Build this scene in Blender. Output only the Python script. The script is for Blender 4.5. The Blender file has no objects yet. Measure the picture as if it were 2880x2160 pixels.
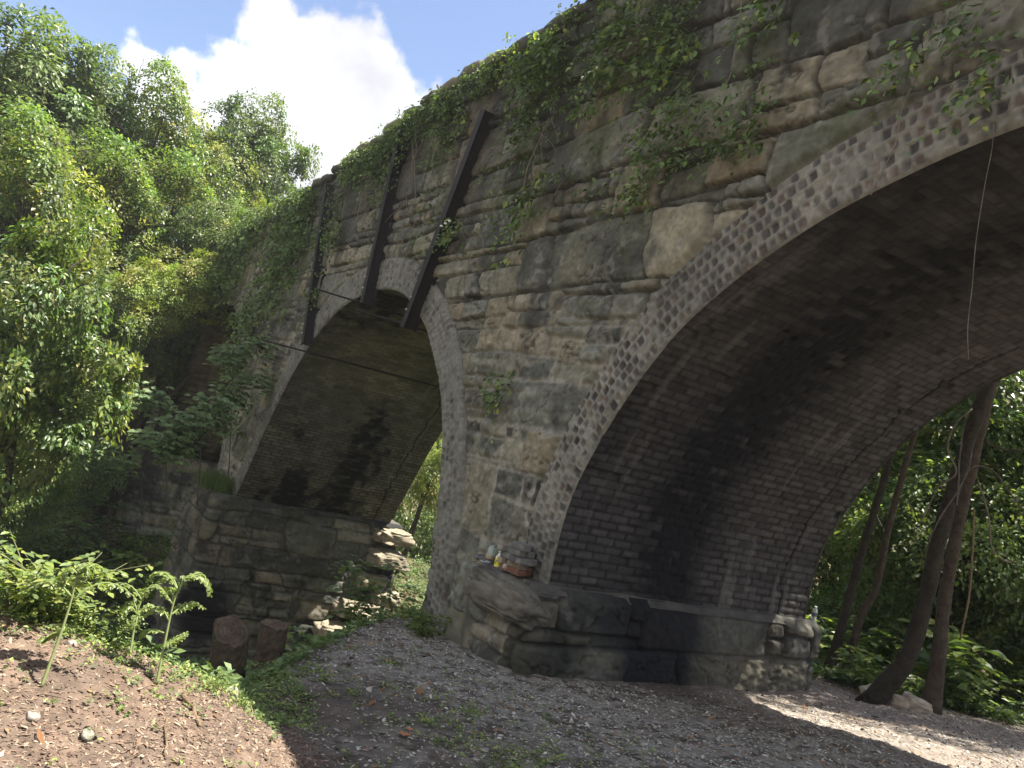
import bpy, math, random
import numpy as np
rnd = random.Random(7)
RS = np.random.RandomState
C = bpy.context.scene.collection
SC = bpy.context.scene

# ------------------------------------------------------------------ camera frame (metres: x along the bridge, y through it, z up)
YAW, PIT, ROL, FPX = math.radians(149.475), math.radians(4.437), math.radians(13.169), 2307.5
CAM = np.array([6.049, -4.402, 1.096])
F_ = np.array([math.cos(YAW)*math.cos(PIT), math.sin(YAW)*math.cos(PIT), math.sin(PIT)])
r_ = np.cross(F_, [0, 0, 1]); r_ /= np.linalg.norm(r_); u_ = np.cross(r_, F_)
R_ = r_*math.cos(ROL)+u_*math.sin(ROL); U_ = -r_*math.sin(ROL)+u_*math.cos(ROL)
def ray(px, py):
    d = F_*FPX+R_*(px-1440)-U_*(py-1080); return d/np.linalg.norm(d)
def at(px, py, dist): return CAM+ray(px, py)*dist
def at_y(px, py, y):
    d = ray(px, py); return CAM+d*((y-CAM[1])/d[1])

# ------------------------------------------------------------------ noise
def _h(ix, iy, iz, seed):
    n = (ix.astype(np.int64)*374761393+iy.astype(np.int64)*668265263+iz.astype(np.int64)*1442695041+seed*974634777) & 0xffffffff
    n = ((n ^ (n >> 13))*1274126177) & 0xffffffff
    n = ((n ^ (n >> 15))*2246822519) & 0xffffffff
    return ((n ^ (n >> 16)) & 0xffffff)/float(0xffffff)*2-1
def n2(x, y, seed=0):
    x = np.asarray(x, float); y = np.asarray(y, float)
    ix = np.floor(x); iy = np.floor(y); fx = x-ix; fy = y-iy
    fx = fx*fx*(3-2*fx); fy = fy*fy*(3-2*fy); z = np.zeros_like(ix)
    a = _h(ix, iy, z, seed); b = _h(ix+1, iy, z, seed); c = _h(ix, iy+1, z, seed); d = _h(ix+1, iy+1, z, seed)
    return (a*(1-fx)+b*fx)*(1-fy)+(c*(1-fx)+d*fx)*fy
def fbm(x, y, seed=0, o=4, g=.5):
    s = 0; a = 1; t = 0
    for i in range(o):
        s = s+a*n2(x*2**i+i*17.3, y*2**i+i*9.1, seed+i*31); t += a; a *= g
    return s/t
def sst(a, b, x):
    t = np.clip((x-a)/(b-a), 0, 1); return t*t*(3-2*t)
def mixc(c1, c2, m):
    m = np.asarray(m)[..., None]; return c1*(1-m)+c2*m
A = lambda *c: np.array(c, float)

# ------------------------------------------------------------------ object helpers
def tag(o, label, cat, group=None, kind=None):
    if label: o['label'] = label
    if cat: o['category'] = cat
    if group: o['group'] = group
    if kind: o['kind'] = kind
    return o
def empty(name, loc=(0, 0, 0), label=None, cat=None, group=None):
    o = bpy.data.objects.new(name, None); C.objects.link(o); o.location = loc
    o.empty_display_size = .1
    tag(o, label, cat, group); return o
def mesh_obj(name, V, F, mat, parent=None, col=None, smooth=True, uv=None):
    me = bpy.data.meshes.new(name)
    V = np.asarray(V, float); F = np.asarray(F, np.int64)
    k = F.shape[1]
    me.vertices.add(len(V)); me.vertices.foreach_set('co', V.ravel())
    me.loops.add(F.size); me.loops.foreach_set('vertex_index', F.ravel())
    me.polygons.add(len(F)); me.polygons.foreach_set('loop_start', np.arange(len(F))*k)
    try: me.polygons.foreach_set('loop_total', np.full(len(F), k))
    except Exception: pass
    if col is not None:
        col = np.asarray(col, float)
        at_ = me.color_attributes.new('Col', 'FLOAT_COLOR', 'POINT')
        at_.data.foreach_set('color', np.concatenate([np.clip(col, 0, 1), np.ones((len(col), 1))], 1).ravel())
    me.update(calc_edges=True); me.validate()
    me.polygons.foreach_set('use_smooth', [smooth]*len(me.polygons))
    me.materials.append(mat)
    o = bpy.data.objects.new(name, me); C.objects.link(o)
    if parent: o.parent = parent
    return o
def grid(name, P, mat, parent=None, col=None, mask=None, smooth=True, flip=False):
    nu, nv = P.shape[:2]
    idx = np.arange(nu*nv).reshape(nu, nv)
    q = np.stack([idx[:-1, :-1], idx[1:, :-1], idx[1:, 1:], idx[:-1, 1:]], -1)
    if flip: q = q[..., ::-1]
    if mask is not None:
        k = (mask[:-1, :-1] | mask[1:, :-1] | mask[1:, 1:] | mask[:-1, 1:]); q = q[k]
    q = q.reshape(-1, 4); V = P.reshape(-1, 3)
    used = np.unique(q); rm = np.full(len(V), -1); rm[used] = np.arange(len(used))
    return mesh_obj(name, V[used], rm[q], mat, parent, None if col is None else col.reshape(-1, 3)[used], smooth)
class MB:
    def __init__(s): s.V = []; s.F = []; s.C = []
    def add(s, V, F, c=(1, 1, 1)):
        n = sum(len(v) for v in s.V); V = np.asarray(V, float); s.V.append(V)
        for f in F: s.F.append([i+n for i in f])
        c = np.asarray(c, float); s.C.append(np.tile(c, (len(V), 1)) if c.ndim == 1 else c)
    def tube(s, pts, rad, n=8, c=(1, 1, 1), cap=True, wob=0., seed=0):
        pts = [np.asarray(p, float) for p in pts]
        if not hasattr(rad, '__len__'): rad = [rad]*len(pts)
        V = []; rr = RS(seed); up = None
        for i, p in enumerate(pts):
            d = pts[min(i+1, len(pts)-1)]-pts[max(i-1, 0)]; d = d/(np.linalg.norm(d)+1e-9)
            if up is None:
                up = np.cross(d, [0, 0, 1.]) if abs(d[2]) < .9 else np.cross(d, [1., 0, 0])
            up = up-d*(up@d); up /= np.linalg.norm(up)+1e-9; w = np.cross(d, up)
            for k in range(n):
                a = 2*math.pi*k/n; r = rad[i]*(1+wob*rr.uniform(-1, 1)); V.append(p+r*(math.cos(a)*up+math.sin(a)*w))
        m = len(pts); F = []
        for i in range(m-1):
            for k in range(n):
                k2 = (k+1) % n; F.append([i*n+k, i*n+k2, (i+1)*n+k2, (i+1)*n+k])
        if cap:
            F.append(list(range(n))[::-1]); F.append([(m-1)*n+k for k in range(n)])
        s.add(V, F, c)
    def lathe(s, prof, n=20, o=(0, 0, 0), c=(1, 1, 1)):
        V = []; F = []; o = np.asarray(o)
        for r, z in prof:
            for k in range(n):
                a = 2*math.pi*k/n; V.append(o+[r*math.cos(a), r*math.sin(a), z])
        for i in range(len(prof)-1):
            for k in range(n):
                k2 = (k+1) % n; F.append([i*n+k, i*n+k2, (i+1)*n+k2, (i+1)*n+k])
        if prof[0][0] > 1e-4: F.append(list(range(n))[::-1])
        if prof[-1][0] > 1e-4: F.append([(len(prof)-1)*n+k for k in range(n)])
        s.add(V, F, c)
    def box(s, c0, c1, c=(1, 1, 1), M=None):
        x0, y0, z0 = c0; x1, y1, z1 = c1
        V = np.array([[x0, y0, z0], [x1, y0, z0], [x1, y1, z0], [x0, y1, z0], [x0, y0, z1], [x1, y0, z1], [x1, y1, z1], [x0, y1, z1]], float)
        if M is not None: V = V@M
        s.add(V, [[0, 3, 2, 1], [4, 5, 6, 7], [0, 1, 5, 4], [1, 2, 6, 5], [2, 3, 7, 6], [3, 0, 4, 7]], c)
    def build(s, name, mat, parent=None, smooth=True):
        me = bpy.data.meshes.new(name); V = np.concatenate(s.V)
        me.from_pydata(V.tolist(), [], s.F)
        a = me.color_attributes.new('Col', 'FLOAT_COLOR', 'POINT'); cc = np.concatenate(s.C)
        a.data.foreach_set('color', np.concatenate([cc, np.ones((len(cc), 1))], 1).ravel())
        me.polygons.foreach_set('use_smooth', [smooth]*len(me.polygons)); me.update()
        me.materials.append(mat)
        o = bpy.data.objects.new(name, me); C.objects.link(o)
        if parent: o.parent = parent
        return o
def spline(pts, n):
    P = np.array(pts, float); d = np.r_[0, np.cumsum(np.linalg.norm(np.diff(P, axis=0), axis=1))]
    # Catmull-Rom through the points, resampled by arc length
    out = []
    Q = np.vstack([2*P[0]-P[1], P, 2*P[-1]-P[-2]])
    for i in range(1, len(Q)-2):
        for t in np.linspace(0, 1, 24, endpoint=False):
            a, b, c, e = Q[i-1], Q[i], Q[i+1], Q[i+2]
            out.append(.5*((2*b)+(-a+c)*t+(2*a-5*b+4*c-e)*t*t+(-a+3*b-3*c+e)*t**3))
    out.append(P[-1]); out = np.array(out)
    s = np.r_[0, np.cumsum(np.linalg.norm(np.diff(out, axis=0), axis=1))]
    t = np.linspace(0, s[-1], n)
    return np.stack([np.interp(t, s, out[:, k]) for k in range(P.shape[1])], 1)
def smooth_curve(P, k=5, it=3):
    P = P.copy()
    for _ in range(it):
        Q = P.copy()
        Q[1:-1] = (P[:-2]+P[1:-1]*2+P[2:])/4; P = Q
    return P
def copy_tree(o, parent=None):
    c = o.copy(); C.objects.link(c)
    if parent: c.parent = parent
    for ch in list(o.children): copy_tree(ch, c)
    return c

# ------------------------------------------------------------------ materials
def mat(name, rough=.9, spec=.3, bump=0., bscale=60, var=.0, vscale=8, attr=True, color=(.5, .5, .5), trans=0., metal=0., transm=0., bdist=.01):
    m = bpy.data.materials.new(name); m.use_nodes = True; nt = m.node_tree; N = nt.nodes; L = nt.links
    b = N['Principled BSDF']; b.inputs['Roughness'].default_value = rough
    b.inputs['Specular IOR Level'].default_value = spec; b.inputs['Metallic'].default_value = metal
    b.inputs['Transmission Weight'].default_value = transm
    tc = N.new('ShaderNodeTexCoord')
    if attr:
        a = N.new('ShaderNodeAttribute'); a.attribute_name = 'Col'; src = a.outputs['Color']
    else:
        a = N.new('ShaderNodeRGB'); a.outputs[0].default_value = (*color, 1); src = a.outputs[0]
    if var > 0:
        no = N.new('ShaderNodeTexNoise'); no.inputs['Scale'].default_value = vscale; no.inputs['Detail'].default_value = 6; no.inputs['Roughness'].default_value = .65
        L.new(tc.outputs['Object'], no.inputs['Vector'])
        mr = N.new('ShaderNodeMapRange'); mr.inputs['From Min'].default_value = .3; mr.inputs['From Max'].default_value = .7
        mr.inputs['To Min'].default_value = 1-var; mr.inputs['To Max'].default_value = 1+var
        L.new(no.outputs['Fac'], mr.inputs['Value'])
        vm = N.new('ShaderNodeVectorMath'); vm.operation = 'SCALE'
        L.new(src, vm.inputs[0]); L.new(mr.outputs[0], vm.inputs['Scale']); src = vm.outputs[0]
    L.new(src, b.inputs['Base Color'])
    if bump > 0:
        nb = N.new('ShaderNodeTexNoise'); nb.inputs['Scale'].default_value = bscale; nb.inputs['Detail'].default_value = 5; nb.inputs['Roughness'].default_value = .7
        L.new(tc.outputs['Object'], nb.inputs['Vector'])
        bp = N.new('ShaderNodeBump'); bp.inputs['Strength'].default_value = bump; bp.inputs['Distance'].default_value = bdist
        L.new(nb.outputs['Fac'], bp.inputs['Height']); L.new(bp.outputs[0], b.inputs['Normal'])
    if trans > 0:
        t = N.new('ShaderNodeBsdfTranslucent'); mx = N.new('ShaderNodeMixShader'); mx.inputs[0].default_value = trans
        hs = N.new('ShaderNodeVectorMath'); hs.operation = 'MULTIPLY'; hs.inputs[1].default_value = (1.2, 1.35, .5)
        L.new(src, hs.inputs[0]); L.new(hs.outputs[0], t.inputs['Color'])
        L.new(b.outputs[0], mx.inputs[1]); L.new(t.outputs[0], mx.inputs[2])
        L.new(mx.outputs[0], N['Material Output'].inputs['Surface'])
    return m
M_stone = mat('stone', .92, .25, .55, 45, .22, 14, bdist=.012)
M_brick = mat('brickwork', .93, .2, .4, 90, .2, 25, bdist=.006)
M_ground = mat('soil', .95, .15, .7, 50, .25, 20, bdist=.015)
M_leaf = mat('leaf', .40, .5, trans=.45, var=.12, vscale=3)
M_leafdark = mat('leaf_soft', .55, .35, trans=.3, var=.12, vscale=3)
M_bark = mat('bark', .95, .1, 1., 26, .4, 12, bdist=.035)
M_iron = mat('old_iron', .75, .4, .3, 60, .35, 14, metal=.3)
M_chip = mat('loose_bits', .9, .25)
M_stem = mat('plant_stem', .6, .3)
M_plastic = mat('plastic', .3, .5, attr=True)
M_clear = mat('clear_plastic', .08, .5, attr=False, color=(.85, .93, .88), transm=.85)

# ------------------------------------------------------------------ masonry patterns
def cells(u, v, seed, hr, wr, warp=.05, split=.3):
    rr = RS(seed)
    uw = u+warp*n2(u*1.0, v*1.9, seed+1)*1.3+warp*.2*fbm(u*6, v*6, seed+4, 2)
    vw = v+warp*1.6*n2(u*.55, v*.5, seed+2)+warp*.18*fbm(u*5, v*5, seed+3, 3)
    v0 = vw.min()-.5; rows = [v0]
    while rows[-1] < vw.max()+.5: rows.append(rows[-1]+rr.uniform(*hr))
    rows = np.array(rows); ri = np.searchsorted(rows, vw)-1
    du = np.zeros_like(u); dv = np.zeros_like(u); cid = np.zeros(u.shape, int); lb = np.zeros_like(u); la = np.zeros_like(u)
    umin, umax = uw.min()-1, uw.max()+1; base = 0
    for k in range(ri.min(), ri.max()+1):
        m = ri == k
        rh = rows[k+1]-rows[k]; cs = [umin-rr.uniform(0, 1)]
        while cs[-1] < umax: cs.append(cs[-1]+rr.uniform(*wr)*(1.0 if rr.rand() > .25 else .55))
        cs = np.array(cs); uu = uw[m]+.06*n2(vw[m]*5, uw[m]*.0+k, seed+9); ci = np.searchsorted(cs, uu)-1
        ci = np.clip(ci, 0, len(cs)-2)
        l0 = rows[k]*np.ones(len(uu)); l1 = rows[k+1]*np.ones(len(uu))
        sp = rr.rand(len(cs)) < split*(rh > (hr[0]+hr[1])/2*.9); at_ = rr.uniform(.35, .65, len(cs)); vv = vw[m]
        smid = rows[k]+at_[ci]*rh; isu = sp[ci] & (vv > smid); isl = sp[ci] & (vv <= smid)
        l0 = np.where(isu, smid, l0); l1 = np.where(isl, smid, l1)
        du[m] = np.minimum(uu-cs[ci], cs[ci+1]-uu); dv[m] = np.minimum(vv-l0, l1-vv)
        lb[m] = (vv-l0)/(l1-l0); la[m] = (uu-cs[ci])/(cs[ci+1]-cs[ci])
        cid[m] = base+ci*2+isu; base += 2*len(cs)
    kk = 70.
    d = -np.log(np.exp(-kk*du)+np.exp(-kk*dv))/kk
    return d, cid, la, lb
def mixed_cells(u, v, seed, hr, wr):
    d, cid, la, lb = cells(u, v, seed, hr, wr, warp=.048)
    g, gid, ga, gb = cells(u, v, seed+70, (hr[0]*1.9, hr[1]*1.6), (wr[0]*2.2, wr[1]*1.5), warp=.055, split=0)
    s_, sid, sa, sb = cells(u, v, seed+140, (hr[0]*.45, hr[1]*.5), (wr[0]*.4, wr[1]*.45), warp=.045, split=0)
    k = _h(gid, gid*0, gid*0, seed+5)
    big = k > .38; sm = k < -.62
    do = np.where(big, g, np.minimum(np.where(sm, s_, d), g))
    return do, np.where(big, cid.max()+1+gid, np.where(sm, cid.max()+gid.max()+2+sid, cid)), np.where(big, ga, np.where(sm, sa, la)), np.where(big, gb, np.where(sm, sb, lb))
PAL = np.array([[.175, .162, .118], [.16, .153, .117], [.195, .17, .118], [.14, .138, .112], [.17, .165, .132], [.21, .188, .135], [.155, .15, .112], [.125, .121, .098], [.195, .162, .11], [.165, .158, .125]])*np.array([.90, .95, .98])*np.array([1.15, .85, 1.2, .7, 1.05, 1.4, .9, .6, 1.25, 1.])[:, None]
MORT = A(.26, .245, .20); DARK = A(.030, .030, .026); MOSS = A(.060, .075, .030)
def stone_field(u, v, seed, hr=(.20, .46), wr=(.32, 1.15), pointing=None, stain=.5, moss=.2, rough=1.):
    """height outwards (m) and colour of rough coursed rubble"""
    d, cid, la, lb = mixed_cells(u, v, seed, hr, wr)
    rr = RS(seed+5); n = cid.max()+1
    off = rr.uniform(-1, 1, n)[cid]; tl = rr.uniform(-.2, 1, n)[cid]; tx = rr.uniform(-1, 1, n)[cid]; st = rr.uniform(.3, 1, n)[cid]; ti = rr.uniform(-.12, .12, n)[cid]
    if pointing is None: pointing = np.zeros_like(u)
    jw = .008+.010*fbm(u*6, v*6, seed+6, 3)
    body = sst(-.004, .014, d-jw)*.9+sst(0, .07, d-jw)*.1; jag = fbm(u*13, v*15, seed+21, 3)
    strata = fbm(u*1.1+off*9, (v+ti*u)*11+tx*5, seed+7, 4, .6)
    ridg = 1-np.abs(fbm(u*1.6+tx*3, (v+ti*u)*5+off*7, seed+8, 3))*2
    pa = rr.uniform(-1, 1, (6, n)); f1 = pa[0][cid]*(la-.5)+pa[1][cid]*(lb-.5); f2 = pa[2][cid]*(la-.5)+pa[3][cid]*(lb-.5)+pa[4][cid]*.25; f3 = pa[5][cid]*(la-.3)-pa[1][cid]*(lb-.6)+.1
    h = body*(.038+.028*off+.030*tl*(.5-lb)+.050*np.minimum(np.minimum(f1, f2), f3))
    q = (v+ti*u*2)*9+tx*5+1.1*fbm(u*1.4+off*5, v*2, seed+22, 3); lf = q-np.floor(q); led = (_h(np.floor(q), cid, cid*0, seed)*.5+.5)*sst(0, .12, lf)*sst(1, .86, lf)
    h = h+body*rough*.013*(led-.4)*st+body*.015*jag
    crk = sst(.022, .006, np.abs(fbm(u*1.9+off*7, v*3.1+tx*4, seed+31, 4)))*(st > .45)*body; h = h-crk*.022
    h = h+body*rough*(.010*strata*st+.012*(ridg-.5)*st+.014*fbm(u*2.6, v*4, seed+11, 4))
    h = h+.010*fbm(u*22, v*26, seed+12, 3)
    h = h-(1-body)*(.045*(1-pointing)-.010*pointing)
    col = PAL[rr.randint(0, len(PAL), n)][cid]*.92
    col = col*(1+.45*strata[..., None]*st[..., None])*(1+.25*fbm(u*6, v*7, seed+13, 4)[..., None])
    och = sst(.15, .6, fbm(u*1.5, v*4, seed+14, 4)); col = mixc(col, A(.22, .18, .115), och*.25)
    mm = (1-sst(0, .03, d-jw*.7))
    mcol = MORT*(1+.3*fbm(u*9, v*9, seed+15, 3)[..., None])
    col = mixc(col, mcol, mm*np.clip(pointing+.12, 0, 1))
    smear = sst(.12, .5, fbm(u*3+4, v*3, seed+16, 4))*pointing*sst(.10, .02, d)
    col = mixc(col, mcol, smear*.8)
    dk = sst(.0, .45, fbm(u*2.4, v*1.3, seed+17, 5)+.15*fbm(u*9, v*9, seed+18, 3)-(.35-stain*.5))
    col = mixc(col, A(.050, .048, .042), dk*.85)
    fine = fbm(u*24, v*30, seed+23, 3); col = col*(1+.35*fine[..., None])
    col = mixc(col, A(.33, .31, .25), sst(.25, .6, fbm(u*3.1+2, v*7, seed+24, 5))*.4)
    col = mixc(col, DARK, (1-sst(0, .022, d-jw))*(1-pointing*.75)*.75*sst(-.35, .1, fbm(u*1.7, v*1.7, seed+33, 3)))
    col = mixc(col, A(.035, .033, .028), crk*.75)
    lich = sst(.35, .5, fbm(u*8, v*8, seed+19, 4))*.35
    col = mixc(col, A(.30, .30, .25), lich)
    ms = sst(.0, .5, fbm(u*1.4, v*1.6, seed+20, 5)-(.3-moss)); col = mixc(col, MOSS, ms*.6)
    return h, col
def brick_field(s, t, seed, L=.205, H=.072, joint=.012, cols=None, mort=None, kk=90.):
    """s along the brick, t across the courses"""
    sw = s+.006*fbm(s*6, t*6, seed, 2); tw = t+.018*fbm(s*1.1, t*1.1, seed+1, 3)+.004*fbm(s*8, t*8, seed+2, 2)
    r = np.floor(tw/H); sh = (r % 2)*.5*L+(_h(r, r*0, r*0, seed)*.02); c = np.floor((sw+sh)/L)
    ds = (sw+sh)-c*L; dt = tw-r*H
    du = np.minimum(ds, L-ds); dv = np.minimum(dt, H-dt)
    d = -np.log(np.exp(-kk*du)+np.exp(-kk*dv))/kk
    h1 = _h(c, r, r*0, seed+3); h2 = _h(c, r, r*0, seed+4)
    return d, h1, h2, c, r

# ------------------------------------------------------------------ arches (x, z) on the face
W = 3.53; TH = .47
a1h = [(0, -.05), (0.0, .45), (.06, .85), (.17, 1.13), (.36, 1.5), (.6, 1.88), (.8, 2.14), (1.0, 2.37), (1.35, 2.65), (1.7, 2.88), (2.25, 3.17), (2.84, 3.38), (3.31, 3.51), (3.9, 3.60), (4.6, 3.63)]
A1 = a1h+[(9.2-x, z) for x, z in a1h[-2::-1]]
A2 = [(-11.4, -1.25), (-11.0, -.62), (-10.62, 0), (-10.14, .75), (-9.62, 1.42), (-9.13, 1.92), (-8.6, 2.33), (-7.82, 2.73), (-7.05, 2.94), (-6.5, 3.02), (-6.05, 3.05), (-5.46, 3.02), (-4.95, 2.92), (-4.53, 2.73), (-4.05, 2.49), (-3.73, 2.27), (-3.46, 2.04), (-3.05, 1.64), (-2.74, 1.18), (-2.52, .7), (-2.37, .26), (-2.29, -.07), (-2.2, -.54), (-2.19, -.95), (-2.19, -2.2)]
A3 = [(-22.4, -1.6), (-21.7, -1.0), (-20.6, .7), (-19.7, 1.9), (-18.9, 2.75), (-18.1, 3.15), (-17.4, 3.25), (-16.4, 3.1), (-15.4, 2.6), (-14.7, 2.0), (-14.1, 1.1), (-13.75, .3), (-13.6, -.5), (-13.52, -1.3)]
def arc(P, step):
    q = spline(P, 400); q = smooth_curve(q, it=30)
    L = np.sum(np.linalg.norm(np.diff(q, axis=0), axis=1)); n = int(L/step)+2
    s = np.r_[0, np.cumsum(np.linalg.norm(np.diff(q, axis=0), axis=1))]; t = np.linspace(0, s[-1], n)
    q = np.stack([np.interp(t, s, q[:, 0]), np.interp(t, s, q[:, 1])], 1)
    tg = np.gradient(q, axis=0); tg /= np.linalg.norm(tg, axis=1)[:, None]
    nr = np.stack([-tg[:, 1], tg[:, 0]], 1)   # outward of the opening (left of travel from the left springing)
    return q, nr, t
def sdist(x, z, P):
    """signed distance to the intrados: negative inside the opening"""
    q, nr, t = arc(P, .12)
    out = np.full(x.shape, 1e9); sg = np.ones(x.shape)
    pts = np.stack([x.ravel(), z.ravel()], 1); best = np.full(len(pts), 1e9); sgn = np.ones(len(pts))
    for i in range(len(q)-1):
        a = q[i]; b = q[i+1]; ab = b-a; w = pts-a
        tt = np.clip((w@ab)/(ab@ab), 0, 1); d = np.linalg.norm(w-tt[:, None]*ab, axis=1)
        m = d < best; best[m] = d[m]; cr = ab[0]*w[m, 1]-ab[1]*w[m, 0]; sgn[m] = np.where(cr > 0, 1, -1)
    lo = (pts[:, 0] > q[0, 0]) & (pts[:, 0] < q[-1, 0]) & (pts[:, 1] < min(q[0, 1], q[-1, 1]))
    sgn[lo] = -1
    below = pts[:, 1] < (q[0, 1] if True else 0)
    return (best*sgn).reshape(x.shape)

bridge = empty('viaduct', (0, 0, 0), 'old overgrown stone viaduct with brick lined arches crossing the whole picture', 'viaduct')
TOPX = [-40, -24, -20, -17.3, -11.5, -9, -6.2, -4.8, -3.1, -2.35, -2.12, -1.8, -.8, 3, 20]
TOPZ = [4.5, 4.7, 4.92, 5.33, 5.48, 5.7, 5.93, 6.06, 6.1, 5.88, 6.02, 6.2, 6.4, 6.5, 6.5]
def topz(x): return np.interp(x, TOPX, TOPZ)+.05*n2(x*2.1, x*0, 77)+.03*n2(x*7, x*0, 78)

def face_panel(x0, x1, step, zlo, seed, side=0):
    xs = np.arange(x0, x1+step/2, step); nz = int((6.4-zlo)/step)
    k = np.linspace(0, 1, nz)
    X = np.repeat(xs[:, None], nz, 1); Z = zlo+(topz(X)-zlo)*k[None, :]
    sd = np.full(X.shape, 1e9)
    for P in (A1, A2, A3):
        qx = np.array(P)[:, 0]
        if qx.max()+1 < x0 or qx.min()-1 > x1: continue
        sd = np.minimum(sd, sdist(X, Z, P))
    point = sst(3.0, 1.3, Z+.5*fbm(X, Z, 90, 2))*.9
    h, col = stone_field(X, Z, seed, pointing=point, stain=.25+.75*np.clip((Z-3.4)/2.2, 0, 1), moss=.05+.42*np.clip((Z-3.4)/2.2, 0, 1))
    # stones tighten towards the brick ring; mortar fillet against it
    e = sst(TH-.02, TH+.10, sd); h = h*e-.035*(1-e)
    col = mixc(MORT*np.ones(3)*(.9+.25*fbm(X*6, Z*6, 91, 3)[..., None]), col, sst(TH, TH+.05, sd))
    # deep streaks of black under the top
    blk = sst(-.06, .45, fbm(X*1.2, Z*.5, 92, 5)+.55*(Z-4.5)/1.5); col = mixc(col, A(.042, .043, .036), blk*.72)
    Y = -h if side == 0 else W+h
    P = np.stack([X, Y, Z], -1)
    grid('spandrel_wall', P, M_stone, bridge, col, mask=sd > TH-.12, flip=(side == 1))
face_panel(-9.0, 5.6, .016, -1.6, 11)
face_panel(-26.0, -9.0, .034, -2.3, 12)
face_panel(5.6, 16.0, .08, -1.6, 13)
face_panel(-26.0, 16.0, .09, -2.3, 14, side=1)

# top of the bridge: earth and rubble between the parapets
xs = np.arange(-26, 16, .08); ys = np.linspace(-.06, W+.06, 40)
X, Yg = np.meshgrid(xs, ys, indexing='ij'); edge = np.minimum(Yg+.06, W+.06-Yg)
Z = topz(X)-.01-.06*sst(0.02, .15, edge)*0+.12*fbm(X*1.5, Yg*1.5, 41, 4)*sst(0, .4, edge)-.04*sst(.1, 0, edge)
grid('bridge_deck', np.stack([X, Yg, Z], -1), M_ground, bridge, np.tile(A(.10, .085, .055), (*X.shape, 1))*(1+.4*fbm(X*5, Yg*5, 42, 3)[..., None]))
# rough coping stones, one course along the front and back edge
def coping(y0, y1, sd):
    mb = MB(); x = -26.; rr = RS(sd)
    while x < 15:
        w = rr.uniform(.5, 1.1); zc = float(topz(np.array([x+w/2]))[0])
        nx, nyy = 5, 3; hx = rr.uniform(.10, .16)
        V = []; F = []
        cs = PAL[rr.randint(0, 10)]*.55
        th = np.linspace(0, 2*math.pi, 12, endpoint=False)
        for i in range(nx):
            fx = x+.01+(w-.02)*i/(nx-1); sc = .86 if i in (0, nx-1) else 1
            for a in th:
                cy = (y0+y1)/2+(y1-y0)/2*sc*np.sign(math.cos(a))*abs(math.cos(a))**.45+rr.uniform(-.012, .012)
                cz = zc+hx*.35+hx*.6*sc*np.sign(math.sin(a))*abs(math.sin(a))**.45+rr.uniform(-.012, .012)
                V.append([fx, cy, cz])
        for i in range(nx-1):
            for k in range(12): F.append([i*12+k, (i+1)*12+k, (i+1)*12+(k+1) % 12, i*12+(k+1) % 12])
        F.append(list(range(12))); F.append([(nx-1)*12+k for k in range(12)][::-1])
        mb.add(V, F, cs); x += w
    return mb.build('coping', M_stone, bridge)
coping(-.14, .28, 3); coping(W-.28, W+.14, 4)

def ring(P, step, seed, style, zside):
    q, nr, t = arc(P, step); nv = max(6, int(TH/step*1.0)); rad = np.linspace(-.015, TH+.03, nv)
    S = np.repeat(t[:, None], nv, 1); Rr = np.repeat(rad[None, :], len(t), 0)
    X = q[:, 0][:, None]+nr[:, 0][:, None]*Rr; Z = q[:, 1][:, None]+nr[:, 1][:, None]*Rr
    d, h1, h2, c, r = brick_field(S, Rr+.005, seed, L=.088, H=.1, kk=240.)
    red = sst(-.2, .3, fbm(X*.8+3, Z*.8, seed+5, 3))
    jw = .009+.011*fbm(X*11, Z*11, seed+6, 3)+.005*h2
    br = sst(0, .010, d-jw)
    smear = sst(.05, .45, fbm(X*1.7, Z*1.7, seed+7, 4)+.35*n2(X*14, Z*14, seed+8)+style['smear'])
    br = br*(1-smear*.85)*np.where(h1 < -.82, .2, 1)
    chk = ((c+r) % 2 == 0)
    bc = np.where((chk | (h1 > .3))[..., None], style['b1'], style['b2'])*(1+.45*h2[..., None])
    mc = style['m']*(1+.28*fbm(X*7, Z*7, seed+9, 4)[..., None])
    col = mixc(mc, bc, br*np.where(h1 > -.75, 1, .25))
    dk = sst(.0, .5, fbm(X*.9+9, Z*.9, seed+10, 4)+style['dk']); col = mixc(col, A(.085, .08, .07), dk*.5); st = sst(.1, .6, fbm(X*5, Z*1.2, seed+16, 4)); col = mixc(col, A(.26, .245, .20), st*.3); col = col*(1+.3*fbm(X*26, Z*26, seed+14, 3)[..., None])
    hh = .035-br*.016+.018*fbm(X*3, Z*3, seed+11, 3)+.012*fbm(X*20, Z*20, seed+12, 3)
    e = sst(TH+.03, TH-.01, Rr)*sst(-.015, .012, Rr); hh = hh*e-.03*(1-sst(TH+.03, TH-.01, Rr))
    Y = -hh if zside == 0 else W+hh
    grid('arch_ring', np.stack([X, Y, Z], -1), M_brick, bridge, col, flip=(zside == 1))
sA1 = dict(m=A(.195, .19, .158), b1=A(.072, .068, .063), b2=A(.108, .086, .072), smear=-.22, dk=.08)
sA2 = dict(m=A(.165, .163, .14), b1=A(.105, .10, .09), b2=A(.125, .108, .094), smear=.05, dk=-.15)
ring(A1, .0115, 21, sA1, 0); ring(A2, .02, 22, sA2, 0); ring(A3, .05, 23, sA2, 0)
for P in (A1, A2, A3): ring(P, .06, 24, sA2, 1)

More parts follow.
